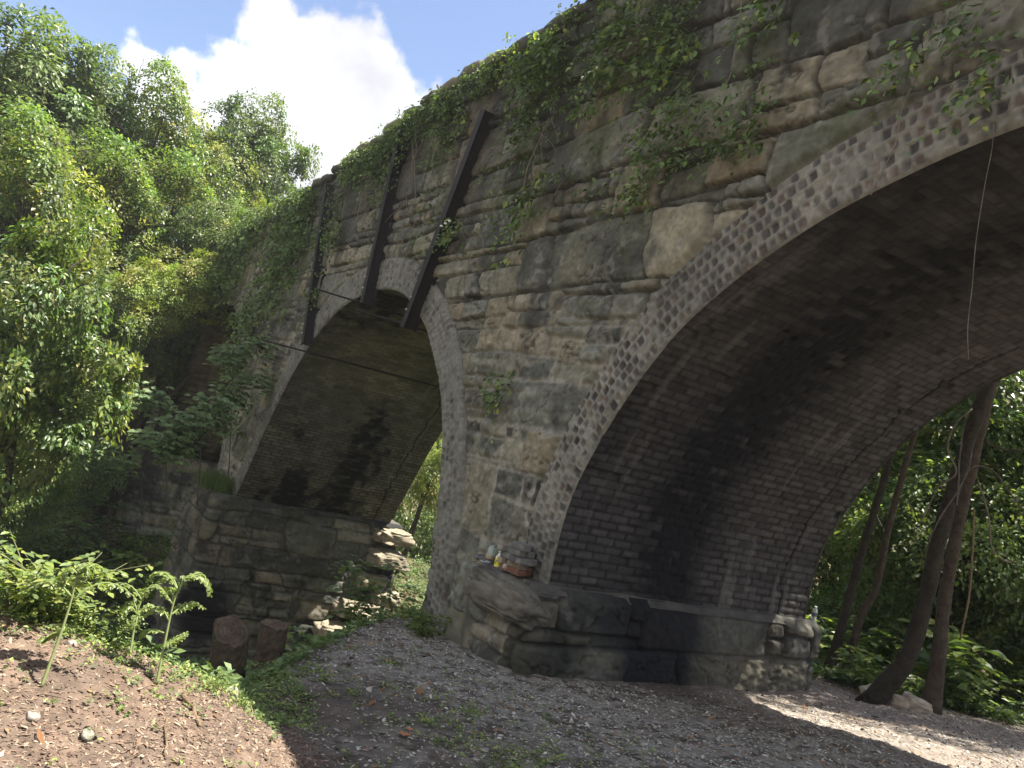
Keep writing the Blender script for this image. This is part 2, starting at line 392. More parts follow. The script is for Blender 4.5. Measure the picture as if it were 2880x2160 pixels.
def soffit(P, step, seed, style, tmax=None):
    q, nr, t = arc(P, step)
    if tmax: k = t < tmax; q, nr, t = q[k], nr[k], t[k]
    ny = int((W+.02)/step); ys = np.linspace(-.005, W+.005, ny)
    S = np.repeat(ys[None, :], len(t), 0); T = np.repeat(t[:, None], ny, 1)
    d, h1, h2, c, r = brick_field(S, T, seed, L=.215, H=.078, kk=160.)
    jw = .006+.006*fbm(S*5, T*5, seed+5, 2)
    br = sst(-.002, .010, d-jw); Zz = np.repeat(q[:, 1][:, None], ny, 1); Xx = np.repeat(q[:, 0][:, None], ny, 1)
    fade = sst(style['fz'][0], style['fz'][1], Zz+.6*fbm(S*.8, T*.8, seed+6, 2))      # joints show low down, worn flat above
    dep = .013*(1-.55*fade)
    hh = -dep*(1-br)+.010*h2*(h1 > .2)+.012*fbm(S*1.2, T*1.2, seed+7, 3)+.004*fbm(S*25, T*25, seed+8, 2)
    miss = (_h(c, r, r*0, seed+13) > .955) & (br > .5); hh = hh-.035*miss
    col = style['b']*(1+.24*h2[..., None])*(1+.3*fbm(S*7, T*7, seed+9, 4)[..., None])
    pale = sst(.1, .5, fbm(S*1.1+5, T*1.1, seed+10, 5)+style['pale']); col = mixc(col, style['p']*(1+.3*h2[..., None]), pale*.7)
    col = mixc(col, style['j'], (1-br)*(.8-.4*fade))
    lime = sst(.3, .6, fbm(S*7, T*.7, seed+21, 4)); col = mixc(col, A(.19, .18, .16), lime*.3)
    soot_dark = style['soot_dark'](S, T, Zz)*(1+.35*h1+.5*fbm(S*9, T*9, seed+22, 3)); col = mixc(col, A(.012, .012, .013), np.clip(soot_dark, 0, 1))
    # long crack near the far edge where the outer ring pulls away
    ck = np.abs(S-(W-.42)-.05*fbm(T*2, T*0, seed+11, 3)-.03*np.round(n2(T*5, T*0, seed+12)))
    m = (ck < .012); hh = np.where(m, hh-.03, hh); col = np.where(m[..., None], A(.01, .01, .01), col)
    X = q[:, 0][:, None]-nr[:, 0][:, None]*hh; Z = q[:, 1][:, None]-nr[:, 1][:, None]*hh
    grid('arch_soffit', np.stack([X, S, Z], -1), M_brick, bridge, col)
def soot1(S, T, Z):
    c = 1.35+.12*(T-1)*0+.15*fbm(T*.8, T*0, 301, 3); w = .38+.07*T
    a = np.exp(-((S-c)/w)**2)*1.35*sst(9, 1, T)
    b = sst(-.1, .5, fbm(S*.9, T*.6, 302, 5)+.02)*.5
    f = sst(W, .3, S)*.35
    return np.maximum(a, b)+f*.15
def soot2(S, T, Z):
    return sst(.0, .28, fbm(S*.9, T*.5, 311, 5)+.25*fbm(S*6, T*6, 312, 3)+.03)*.9
st1 = dict(b=A(.062, .058, .054), p=A(.095, .09, .083), pale=-.12, j=A(.018, .016, .015), fz=(.8, 3.4), soot_dark=soot1)
st2 = dict(b=A(.10, .097, .075), p=A(.18, .17, .125), pale=.05, j=A(.025, .022, .016), fz=(.3, 1.6), soot_dark=soot2)
st3 = dict(b=A(.095, .078, .06), p=A(.14, .12, .095), pale=-.1, j=A(.03, .02, .016), fz=(.3, 1.6), soot_dark=soot2)
soffit(A1, .0165, 31, st1); soffit(A2, .024, 32, st2); soffit(A3, .06, 33, st3)

# stone footings of the piers: stone pattern wrapped round a rounded block
def footing(x0, x1, y0, y1, z0, z1, step, seed, hr, wr, batter=.03, style='grey', soot_dark=None, bul=1.):
    rc = .10
    def arcp(cx, cy, a0, a1): return [(cx+rc*math.cos(a), cy+rc*math.sin(a)) for a in np.linspace(a0, a1, 6)]
    path = arcp(x0+rc, y0+rc, math.pi, 1.5*math.pi)+arcp(x1-rc, y0+rc, -math.pi/2, 0)+arcp(x1-rc, y1-rc, 0, math.pi/2)+arcp(x0+rc, y1-rc, math.pi/2, math.pi)
    path.append(path[0]); path = np.array(path)
    s = np.r_[0, np.cumsum(np.linalg.norm(np.diff(path, axis=0), axis=1))]
    n = int(s[-1]/step); t = np.linspace(0, s[-1], n); q = np.stack([np.interp(t, s, path[:, 0]), np.interp(t, s, path[:, 1])], 1)
    tg = np.gradient(q, axis=0); tg /= np.linalg.norm(tg, axis=1)[:, None]; nr = np.stack([tg[:, 1], -tg[:, 0]], 1)
    zs = np.arange(z0, z1+.0001, step); S = np.repeat(t[:, None], len(zs), 1); Zz = np.repeat(zs[None, :], n, 0)
    h, col = stone_field(S, Zz, seed, hr, wr, pointing=np.full(S.shape, .3), stain=.5, moss=.12, rough=1.2*bul)
    X0 = np.repeat(q[:, 0][:, None], len(zs), 1); Y0 = np.repeat(q[:, 1][:, None], len(zs), 1)
    if soot_dark is not None: col = mixc(col, A(.016, .016, .017), np.clip(soot_dark(X0, Y0, Zz), 0, 1))
    h = h*1.15+batter*(z1-Zz)+.03*fbm(S*.9, Zz*.9, seed+50, 3)
    e = sst(z1+.01, z1-.10, Zz); h = h*e-.05*(1-e)+.0
    X = X0+nr[:, 0][:, None]*h; Y = Y0+nr[:, 1][:, None]*h
    grid('footing', np.stack([X, Y, Zz], -1), M_stone, bridge, col, flip=True)
    # worn top ledge
    gx = np.arange(x0-.02, x1+.03, step*1.5); gy = np.arange(y0-.02, y1+.03, step*1.5); GX, GY = np.meshgrid(gx, gy, indexing='ij')
    e2 = np.minimum(np.minimum(GX-x0, x1-GX), np.minimum(GY-y0, y1-GY))
    GZ = z1+.02*fbm(GX*4, GY*4, seed+60, 4)-.07*sst(.06, -.02, e2)
    grid('footing_ledge', np.stack([GX, GY, GZ], -1), M_stone, bridge, np.tile(A(.085, .08, .068), (*GX.shape, 1))*(1+.4*fbm(GX*6, GY*6, seed+61, 4)[..., None]))
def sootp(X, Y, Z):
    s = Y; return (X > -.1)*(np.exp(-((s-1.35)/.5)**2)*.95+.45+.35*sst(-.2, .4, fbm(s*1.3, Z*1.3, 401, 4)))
def darkq(X, Y, Z): return .35+.6*sst(-.05, .3, fbm(Y*.8+X*.8, Z*1.1, 405, 5))  # darkens the whole footing, more so in uneven patches
footing(-1.15, .08, -.22, W+.22, -1.5, 0., .016, 51, (.26, .42), (.6, 1.4), soot_dark=sootp, batter=.05, bul=.8)
footing(-2.3, -1.2, .3, W+.15, -4.6, -.9, .06, 55, (.34, .5), (.5, 1.2), batter=.05)
footing(-13.9, -11.3, -.4, W+.3, -5.6, -1.15, .028, 52, (.30, .50), (.5, 1.4), batter=.06, soot_dark=darkq)
footing(-25.5, -22.2, -.5, W+.3, -7, -1.55, .06, 53, (.4, .6), (.6, 1.6), batter=.08)
footing(9.0, 12.5, -.22, W+.22, -1.5, -.07, .06, 54, (.34, .52), (.6, 1.3))
# big weathered boulder ledge standing out at the foot of the near pier
def blob(name, c, r, seed, mt, parent, col, n=46, amp=.22, sq=.55, strat=6):
    th = np.linspace(0, math.pi, n//2); ph = np.linspace(0, 2*math.pi, n)
    T, P = np.meshgrid(th, ph, indexing='ij')
    def sp(v): return np.sign(v)*np.abs(v)**sq
    x = sp(np.sin(T)*np.cos(P)); y = sp(np.sin(T)*np.sin(P)); z = sp(np.cos(T))
    k = 1+amp*fbm(x*1.5+z+seed, y*1.5+z*.7, seed, 4)+amp*.35*fbm(x*.6+seed, z*strat+y, seed+3, 3)
    k = k+amp*.12*fbm(x*9+seed, z*9+y*9, seed+6, 3); k[:, -1] = k[:, 0]; k[0] = k[0].mean(); k[-1] = k[-1].mean()
    V = np.stack([x*r[0]*k, y*r[1]*k, z*r[2]*k], -1)+np.array(c)
    cc = np.tile(np.array(col), (*T.shape, 1))*(1+.4*fbm(x*3+seed, z*6+y*2, seed+4, 4)[..., None])
    dk = sst(.1, .5, fbm(x*2+seed, y*2+z*2, seed+5, 4)); cc = mixc(cc, np.array(col)*.35, dk*.7)
    return grid(name, V, mt, parent, cc, flip=True)
blob('boulder', (-.24, -.24, -.20), (.44, .24, .17), 8, M_stone, bridge, (.13, .12, .095), n=110, amp=.34, sq=.6)
blob('boulder', (-.90, -.10, -.62), (.32, .20, .50), 10, M_stone, bridge, (.15, .14, .10), n=90, amp=.34, sq=.55)
for i, (x, y, z, a, b, c) in enumerate([(-11.15, 3.6, -1.45, .27, .40, .15), (-11.1, 3.55, -1.95, .32, .42, .17), (-11.1, 3.3, -2.5, .24, .35, .15), (-10.95, 3.7, -2.8, .26, .3, .16), (-10.9, 3.0, -3.1, .3, .4, .17), (-10.75, 3.5, -3.4, .3, .4, .2), (-10.7, 2.6, -3.6, .3, .4, .2), (-10.3, 3.2, -3.8, .3, .4, .2), (-10.2, 2.3, -3.9, .3, .35, .18)]):
    blob('footing_rock', (x, y, z), (a, b, c), 60+i, M_stone, bridge, (.24, .21, .15), n=70, amp=.45, sq=.5, strat=9)

# ------------------------------------------------------------------ ground
EDGE = np.array([(1.2, -12), (1.1, -6), (1.2, -4.6), (1.32, -4.17), (1.62, -3.85), (1.74, -3.43), (1.78, -3.15), (1.35, -2.85), (.75, -2.55), (.2, -2.15), (-.5, -1.62), (-1.3, -1.0), (-1.8, -.3), (-2.0, .5), (-2.0, 3.0), (-1.2, 4.5), (-.4, 6), (-.6, 9), (-1, 14), (-3, 40)], float)
def edge_x(y): return np.interp(y, EDGE[:, 1], EDGE[:, 0])
def seg_sd(x, y):
    """distance past the rim of the terrace, positive on the ravine side"""
    best = np.full(x.shape, 1e9)
    for i in range(len(EDGE)-1):
        a, b = EDGE[i], EDGE[i+1]; ab = b-a
        t = np.clip(((x-a[0])*ab[0]+(y-a[1])*ab[1])/(ab@ab), 0, 1)
        d = np.hypot(x-a[0]-t*ab[0], y-a[1]-t*ab[1]); best = np.minimum(best, d)
    return np.where(x < edge_x(y), best, -best)
def ground_z(x, y, fine=True):
    x = np.asarray(x, float); y = np.asarray(y, float)
    base = np.interp(x, [-3, -1.5, .2, 1, 2.2, 4, 8, 20], [-.9, -.86, -.76, -.68, -.52, -.45, -.45, 0])
    mound = sst(4.2, 1.8, x)*np.interp(y, [-6, -4.17, -3.85, -3.43, -3.15, -2.9], [.50, .41, .35, .23, .15, 0])
    base = base+mound
    hol = np.exp(-(((x-1.55)/.45)**2+((y+2.55)/.28)**2))*.10; base = base-hol
    base = base-.10*sst(5, 9, y)-.02*np.clip(y-9, 0, 40)
    s = seg_sd(x, y)
    fall = np.where(s > 0, .85*np.minimum(s, 1.3)+.33*np.clip(s-1.3, 0, 8.5), 0)
    fall = fall*sst(0, .12, s)+0
    fall = np.where(y > 5, fall*.6, fall)
    z = base-fall
    # far bank of the ravine
    k = np.clip(-x-21+.25*(-y)*(y < 0)+1.0*np.clip(-y-7, 0, 30)*.6, 0, 10); z = z+.72*k*sst(-9, -16, x)
    z = z+.3*np.clip(y-14, 0, 12)*sst(-3, -9, x)
    z = z+.35*fbm(x*.35, y*.35, 500, 3)*sst(2, 8, np.abs(s)+np.clip(y-6, 0, 9)*.5)
    z = z+.03*fbm(x*1.7, y*1.7, 501, 3)
    if fine: z = z+.022*fbm(x*9, y*9, 502, 4)+.008*fbm(x*40, y*40, 503, 2)
    return z
def nonuni(a, f0, f1, b, step, g=1.12, cap=1.6):
    m = list(np.arange(f0, f1, step)); x = f1; s = step; r = []
    while x < b: r.append(x); s = min(s*g, cap); x += s
    x = f0; s = step; l = []
    while x > a: s = min(s*g, cap); x -= s; l.append(x)
    return np.array(l[::-1]+m+r)
gx = nonuni(-75, -2.4, 4.2, 45, .024); gy = nonuni(-60, -4.8, 6.5, 70, .026)
X, Yg = np.meshgrid(gx, gy, indexing='ij'); Z = ground_z(X, Yg)
soil = A(.085, .070, .056); grav = A(.26, .245, .21); mulch = A(.140, .100, .074); litter = A(.13, .09, .055); green = A(.05, .07, .022)
def gravel_w(x, y):
    p = sst(-.35, .35, fbm(x*.8, y*.8, 510, 4)+.2)
    band = np.exp(-(((y+.55-.25*(x))/1.25)**2))
    return np.clip(p*.5+band*1.0, 0, 1)*sst(-3.1, -2.3, y)*sst(-2.4, -1.2, x)
gw = gravel_w(X, Yg); md = sst(-2.7, -3.1, Yg)
col = np.tile(soil, (*X.shape, 1)); col = mixc(col, grav, gw*.75*sst(-.25, .2, fbm(X*14, Yg*14, 511, 3)+.12))
lit2 = sst(1.4, 2.2, Yg); col = mixc(col, A(.25, .21, .175), lit2*.7*sst(-1, .5, X))
col = mixc(col, mulch, md*(.55+.45*sst(-.3, .3, fbm(X*6, Yg*6, 512, 4))))
s = seg_sd(X, Yg); col = mixc(col, litter, sst(.1, .8, s)*.8); col = mixc(col, green, sst(-.15, .35, fbm(X*1.1, Yg*1.1, 513, 4))*sst(.1, 1.2, s)*.75)
col = mixc(col, litter*.8, sst(6, 9, Yg)); col = mixc(col, green, sst(-.1, .3, fbm(X*.9, Yg*.9, 514, 4)+.2)*sst(5.5, 7.5, Yg)*.8)
col = col*(1+.45*fbm(X*16, Yg*16, 515, 4)[..., None])
g = grid('ground', np.stack([X, Yg, Z], -1), M_ground, None, col); g['kind'] = 'structure'

# ------------------------------------------------------------------ loose bits on the ground
def scatter(name, n, sampler, size, cols, seed, label, cat, mtl, flat=.35, elong=1.6, lift=.3, leafy=False):
    rr = RS(seed); x, y, w = sampler(rr, n); k = rr.rand(len(x)) < w; x, y = x[k], y[k]; n = len(x)
    z = ground_z(x, y); sc = rr.uniform(size[0], size[1], n)*np.where(rr.rand(n) < .12, 1.8, 1)
    if leafy: base = np.array([[-1, 0, 0], [0, -.42, .12], [1, 0, 0], [0, .42, .12]], float); fs = [[0, 1, 2], [0, 2, 3]]
    else:
        base = np.array([[1, 0, 0], [.2, .8, .1], [-1, .3, 0], [-.4, -.8, -.1], [.1, .0, 1], [0, 0, -1]], float); fs = [[0, 1, 4], [1, 2, 4], [2, 3, 4], [3, 0, 4], [1, 0, 5], [2, 1, 5], [3, 2, 5], [0, 3, 5]]
    nb = len(base)
    B = base[None]*np.ones((n, 1, 1)); B = B*(1+rr.uniform(-.35, .35, (n, nb, 3)))
    B[..., 0] *= elong; B[..., 2] *= flat
    if name == 'twigs': B[..., 1] *= .07
    a = rr.uniform(0, 2*math.pi, n); tx = rr.normal(0, .3 if not leafy else .45, n)
    ca, sa = np.cos(a)[:, None], np.sin(a)[:, None]; ct, st = np.cos(tx)[:, None], np.sin(tx)[:, None]
    bx, by, bz = B[..., 0], B[..., 1], B[..., 2]; bx, bz = bx*ct-bz*st, bx*st+bz*ct
    V = np.stack([bx*ca-by*sa, bx*sa+by*ca, bz], -1)*sc[:, None, None]*.5
    V += np.stack([x, y, z+sc*lift*flat], -1)[:, None, :]
    F = (np.arange(n)*nb)[:, None, None]+np.array(fs)[None]
    cc = np.array(cols)[rr.randint(0, len(cols), n)]*(1+rr.uniform(-.3, .3, (n, 1)))
    o = mesh_obj(name, V.reshape(-1, 3), F.reshape(-1, 3), mtl, None, np.repeat(cc, nb, 0), smooth=False)
    tag(o, label, cat, kind='stuff'); return o
def box_s(x0, x1, y0, y1, wf):
    def f(rr, n):
        x = rr.uniform(x0, x1, n); y = rr.uniform(y0, y1, n); return x, y, wf(x, y)
    return f
def notpier(x, y): return ~((x > -1.35) & (x < .28) & (y > -.4) & (y < W+.4)) & ~((x < -1.2) & (x > -2.3) & (y > -.05))
scatter('gravel', 90000, box_s(-2.2, 4.2, -3.0, 6.2, lambda x, y: np.clip(gravel_w(x, y)**1.5*1.1+.12+.35*sst(1.5, 2.2, y), 0, 1)*(seg_sd(x, y) < .25)*notpier(x, y)*(1-.6*sst(-2.3, -2.9, y))),
        (.006, .020), [(.32, .305, .26), (.38, .36, .31), (.23, .215, .18), (.45, .425, .37), (.24, .21, .17), (.15, .135, .11)], 1, 'loose grey stone chips spread over the path under the arches', 'gravel', M_chip)
scatter('wood_mulch', 75000, box_s(.9, 4.2, -4.8, -2.5, lambda x, y: sst(-2.55, -2.95, y)*(seg_sd(x, y) < .15)*(.5+.5*sst(-.2, .3, fbm(x*2, y*2, 520, 3)))),
        (.003, .012), [(.15, .10, .07), (.20, .145, .105), (.09, .062, .045), (.28, .225, .165), (.075, .056, .043), (.21, .14, .10)], 2, 'brown shredded bark mulch and grit on the sunlit bank', 'mulch', M_chip, flat=.22, elong=2.4)
scatter('coarse_stones', 1500, box_s(-2.2, 4.2, -3.0, 5.5, lambda x, y: np.clip(gravel_w(x, y), .15, 1)*(seg_sd(x, y) < .1)*notpier(x, y)*.8), (.022, .05), [(.24, .225, .19), (.17, .16, .135), (.30, .28, .23), (.13, .115, .09)], 4, 'larger broken stones lying among the gravel', 'stones', M_chip, flat=.45, elong=1.3)
scatter('twigs', 1100, box_s(-1.5, 4.0, -4.7, 5.5, lambda x, y: .8*(seg_sd(x, y) < .4)*notpier(x, y)), (.03, .09), [(.16, .12, .08), (.24, .19, .13), (.10, .075, .05)], 5, 'small twigs and stalks lying about on the ground', 'twigs', M_chip, flat=.06, elong=2.2, lift=1.)
scatter('leaf_litter', 9000, box_s(-2.5, 4.2, -4.8, 7, lambda x, y: (.25+.5*(fbm(x*1.5, y*1.5, 521, 3) > .1)+.6*(y > 2.2))*notpier(x, y)*(seg_sd(x, y) < 1.2)),
        (.015, .045), [(.22, .11, .05), (.14, .08, .045), (.30, .19, .10), (.10, .07, .05)], 3, 'dry brown fallen leaves scattered over the ground', 'leaves', M_chip, flat=.5, elong=1., leafy=True)

# ------------------------------------------------------------------ foliage
GREENS = [(.098, .155, .048), (.13, .19, .062), (.165, .222, .08), (.085, .135, .048), (.14, .19, .078)]
YEL = [(.24, .29, .075), (.20, .26, .065), (.29, .32, .095)]
DEEP = [(.06, .09, .036), (.085, .12, .045), (.10, .14, .05)]
LF_V = np.array([[0, 0, 0], [.42, .27, .05], [.72, .2, .02], [1, 0, -.10], [.72, -.2, .02], [.42, -.27, .05], [.5, 0, -.03]], float)
LF_F = [[0, 6, 1], [1, 6, 2], [2, 6, 3], [3, 6, 4], [4, 6, 5], [5, 6, 0]]
SF_V = np.array([[0, 0, 0], [.5, .30, .07], [1, 0, -.06], [.5, -.30, .07]], float)
SF_F = [[0, 3, 2], [0, 2, 1]]
def leaves(P, D, size, cols, rr, fine=False, up=None, jit=.35):
    """P leaf bases, D directions the tips point to, size per leaf"""
    n = len(P); D = D/(np.linalg.norm(D, axis=1)[:, None]+1e-9)
    N0 = (np.array([0, 0, 1.]) if up is None else up)+rr.normal(0, jit, (n, 3))
    S = np.cross(N0, D); S /= np.linalg.norm(S, axis=1)[:, None]+1e-9; N = np.cross(D, S)
    b = LF_V if fine else SF_V; f = LF_F if fine else SF_F
    V = P[:, None]+size[:, None, None]*(b[None, :, 0:1]*D[:, None]+b[None, :, 1:2]*S[:, None]+b[None, :, 2:3]*N[:, None])
    F = (np.arange(n)*len(b))[:, None, None]+np.array(f)[None]
    cc = np.array(cols)[rr.randint(0, len(cols), n)]*(1+rr.uniform(-.15, .15, (n, 1)))
    return V.reshape(-1, 3), F.reshape(-1, 3), np.repeat(cc, len(b), 0)
def crown_mesh(name, nclump, nleaf, rad, leafs, cols, seed, shape=1., droop=.35, mt=None, crown_gap=.25, fine=False):
    """unit crown: many overlapping leaf sprays spread through the volume"""
    rr = RS(seed); V = []; F = []; Cc = []; o = 0
    cs = []
    while len(cs) < nclump:
        p = rr.uniform(-1, 1, 3)
        q = np.linalg.norm(p)
        if q > 1 or q < .28: continue
        if fbm(np.array([p[0]*1.6+seed]), np.array([p[1]*1.6+p[2]*1.3]), seed, 2)[0] < -crown_gap: continue
        cs.append(p*np.array([1, 1, shape])*(.55+.45*q))
    for c in cs:
        r = rad*rr.uniform(.6, 1.3); n = int(nleaf*rr.uniform(.6, 1.3)); cc0 = rr.uniform(.72, 1.3)*np.array([rr.uniform(.85, 1.25), 1, rr.uniform(.8, 1.1)])
        th = rr.uniform(0, 2*math.pi, n); q = rr.rand(n)**.5
        ax = c/np.linalg.norm(c)*.6+rr.normal(0, .35, 3)+np.array([0, 0, .2]); ax /= np.linalg.norm(ax)
        t1 = np.cross(ax, [.3, .2, 1.]); t1 /= np.linalg.norm(t1); t2 = np.cross(ax, t1)
        out = np.cos(th)[:, None]*t1+np.sin(th)[:, None]*t2
        P = c+r*q[:, None]*out*1.05+ax*r*(.55*(1-q**2))[:, None]+rr.normal(0, r*.16, (n, 3))
        P[:, 2] -= r*droop*q**2
        D = out*.9+ax*.15+rr.normal(0, .35, (n, 3)); D[:, 2] -= .4
        v, f, k = leaves(P, D, rr.uniform(.7, 1.25, n)*leafs, cols, rr, fine=fine, up=ax*.5+np.array([0, 0, .8]), jit=.28)
        V.append(v); F.append(f+o); Cc.append(k*cc0); o += len(v)
    V = np.concatenate(V); F = np.concatenate(F); Cc = np.concatenate(Cc)
    ob = mesh_obj(name, V, F, mt or M_leaf, None, Cc, smooth=False)
    return ob, cs
def limb_pts(a, b, rr, n=7, wob=.06):
    a = np.asarray(a, float); b = np.asarray(b, float); L = np.linalg.norm(b-a); P = []
    for i in range(n+1):
        t = i/n; P.append(a+(b-a)*t+rr.normal(0, wob*L*(t*(1-t))**.5, 3))
    return P
BARK = (.07, .06, .045)
def tree(label, group, c, r, crown_src, cs, seed, zs=1., trunk_to=None, tr=None, name='tree', cat='tree', bark=BARK, rot=None):
    """a crown (shared mesh) on a trunk that stands on the ground"""
    rr = RS(seed); c = np.asarray(c, float)
    bx, by = (c[0]+rr.uniform(-.6, .6), c[1]+rr.uniform(-.6, .6)) if trunk_to is None else trunk_to
    bz = float(ground_z(np.array([bx]), np.array([by]), False)[0])-.15
    if c[2]-r < bz: bz = min(bz, c[2]-r*.6)
    t = empty(name, (bx, by, bz), label, cat, group)
    k = crown_src.copy(); k.name = 'crown'; C.objects.link(k); k.parent = t
    k.location = (c[0]-bx, c[1]-by, c[2]-bz); k.scale = (r, r, r*zs); k.rotation_euler = (0, 0, rr.uniform(0, 6.28) if rot is None else rot)
    mb = MB(); H = c[2]-bz; tr = tr or (.04+.009*H); top = np.array([c[0]-bx, c[1]-by, H+.35*r*zs])
    tp = limb_pts((0, 0, 0), top, rr, 9, .03); mb.tube(tp, list(np.linspace(tr, tr*.25, len(tp))), 9, bark, wob=.08, seed=seed)
    ca, sa = math.cos(k.rotation_euler[2]), math.sin(k.rotation_euler[2])
    for j in rr.choice(len(cs), min(16, len(cs)), replace=False):
        q = cs[j]; e = np.array([q[0]*ca-q[1]*sa, q[0]*sa+q[1]*ca, q[2]*zs])*r*.95+np.array([c[0]-bx, c[1]-by, H])
        i = min(len(tp)-2, max(3, int((e[2]-.25*r)/top[2]*9))) if e[2] > 0 else 3
        lp = limb_pts(tp[i], e, rr, 6, .10); mb.tube(lp, list(np.linspace(tr*.4, tr*.07, len(lp))), 6, bark, seed=j)
    mb.build('trunk', M_bark, t)
    return t
crA, csA = crown_mesh('crown_a', 150, 200, .20, .056, GREENS, 101, 1.0, crown_gap=.12)
crB, csB = crown_mesh('crown_b', 140, 200, .19, .054, GREENS+YEL, 102, 1.15, crown_gap=.12)
crC, csC = crown_mesh('crown_c', 120, 170, .22, .06, YEL+GREENS[2:3], 103, .9)
crD, csD = crown_mesh('crown_d', 130, 130, .23, .056, GREENS, 104, 1.0, crown_gap=.1)
crN, csN = crown_mesh('crown_n', 170, 125, .16, .058, GREENS+YEL[:1], 105, 1.15, droop=.7, fine=True, crown_gap=.12)
srcs = {'A': (crA, csA), 'B': (crB, csB), 'C': (crC, csC), 'D': (crD, csD), 'N': (crN, csN)}
# far bank, left of the viaduct: pixel centre, distance, crown radius in pixels
LT = [
 ('A', 10, 290, 31, 230, 1.0, 'tall dark green tree at the top left corner, highest on the far bank'),
 ('A', 215, 300, 32, 150, 1.1, 'tall green tree with a rounded shoulder against the blue sky, right of the corner tree'),
 ('B', 440, 400, 31, 150, 1.1, 'tree with a twiggy knob top reaching the cloud, third from the left on the skyline'),
 ('A', 715, 450, 33, 140, 1.25, 'rightmost skyline tree, round and mid green before the white cloud, next to the parapet'),
 ('B', 590, 520, 31, 120, 1.1, 'bushy tree filling the gap between the two right skyline trees'),
 ('A', 330, 480, 33, 150, 1.0, 'tree behind the two left skyline trees, showing below their shoulders'),
 ('C', 775, 625, 26, 75, .9, 'bright yellow green small tree leaning on the left end of the parapet'),
 ('C', 700, 690, 26, 80, .9, 'yellow green shrubby tree just below the end of the parapet'),
 ('B', 480, 640, 28, 160, 1.0, 'mid green tree in the middle of the bank under the third skyline tree'),
 ('A', 620, 680, 27, 120, 1.0, 'tree below the right skyline tree, left of the overgrown parapet end'),
 ('B', 280, 640, 27, 190, 1.0, 'sunlit green tree in the middle of the left bank'),
 ('B', 60, 600, 25, 210, 1.0, 'green tree at the left edge halfway up the foliage'),
 ('C', 545, 800, 25, 120, .85, 'pale yellow green tree hanging over the dark hollow beside the third arch'),
 ('C', 390, 830, 24, 120, .9, 'low pale green tree left of the dark hollow'),
 ('A', 300, 880, 24, 120, .9, 'tree between the nearest leafy tree and the dark hollow'),
 ('D', 330, 1010, 27, 130, 1.0, 'shaded dark green tree deep in the hollow beside the third arch'),
 ('D', 440, 930, 31, 110, 1.2, 'dark tree at the back of the hollow, under the overhanging pale foliage'),
 ('D', 40, 1330, 21, 150, 1.0, 'shaded bush like tree at the left edge above the leafy weeds'),
 ('A', 70, 560, 33, 200, 1.0, 'tree filling the left edge behind the sunlit ones'),
 ('N', 20, 1200, 17, 130, 1.0, 'low sunlit leafy tree at the left edge under the nearest tree'),
 ('D', 190, 1300, 26, 120, 1.0, 'dim bushy tree low on the shaded far bank'),
]
for i, (k, px, py, d, rp, zs, lab) in enumerate(LT):
    s_, c_ = srcs[k]; q_ = at(px, py, d); tree(lab, 'trees on the far bank', q_, rp*d/FPX, s_, c_, 200+i, zs, trunk_to=(q_[0]-3.2, q_[1]-2.2) if py > 560 and px > 250 else None)
NT = tree('nearest leafy tree at the left, large sunlit drooping leaves ending in a hanging tip', 'trees on the far bank', at(90, 930, 15), 240*15/FPX, crN, csN, 230, 1.3)
_c = at(250, 1110, 15); _k = crN.copy(); _k.name = 'crown'; C.objects.link(_k); _k.parent = NT; _k.location = tuple(_c-np.array(NT.location)); _k.scale = (.6, .6, .75)
# thick woods seen under the near arch and behind the viaduct
RT = [('D', 2500, 1350, 17, 300, 1.0), ('A', 2820, 1200, 16, 300, 1.0), ('D', 2700, 1560, 14, 260, .9), ('D', 2350, 1560, 19, 260, 1.0), ('B', 2880, 1440, 20, 260, 1.),
      ('A', 2620, 1130, 20, 260, 1.0), ('D', 2870, 1680, 15, 190, .9), ('A', 2440, 1180, 22, 260, 1.1), ('D', 2560, 1720, 16, 170, .8), ('D', 3050, 1500, 15, 300, 1), ('A', 2760, 980, 22, 320, 1), ('D', 2380, 1780, 15, 150, .7)]
RL = ['dark tree between the thin leaning trunks', 'bright backlit tree at the upper right edge under the arch', 'deep shaded tree behind the vine wrapped trunk', 'tree seen close to the far edge of the near pier',
      'pale green tree far back at the right edge', 'high tree just under the rim of the near arch', 'low dark tree at the right edge above the path', 'tree behind the two thin trunks, right under the brick rim', 'low bushy tree behind the curved trunk', 'dark tree beyond the right edge of the picture', 'tallest tree behind the near arch, cut by its rim', 'low tree behind the plastic bottle on the footing']
for i, ((k, px, py, d, rp, zs), lab) in enumerate(zip(RT, RL)):
    s_, c_ = srcs[k]; tree(lab, 'trees in the wood behind the viaduct', at(px, py, d), rp*d/FPX, s_, c_, 260+i, zs)
for i, (k, px, py, d, rp, zs, lab) in enumerate([('C', 1225, 1330, 24, 75, 1.3, 'sunlit yellow green tree seen in the gap through the second arch'), ('D', 1190, 1480, 30, 150, 1.6, 'dark tree filling the gap through the second arch'), ('B', 1240, 1230, 27, 60, 1., 'small bright tree at the top of the gap through the second arch')]):
    s_, c_ = srcs[k]; tree(lab, 'trees behind the second arch', at(px, py, d), rp*d/FPX, s_, c_, 290+i, zs)

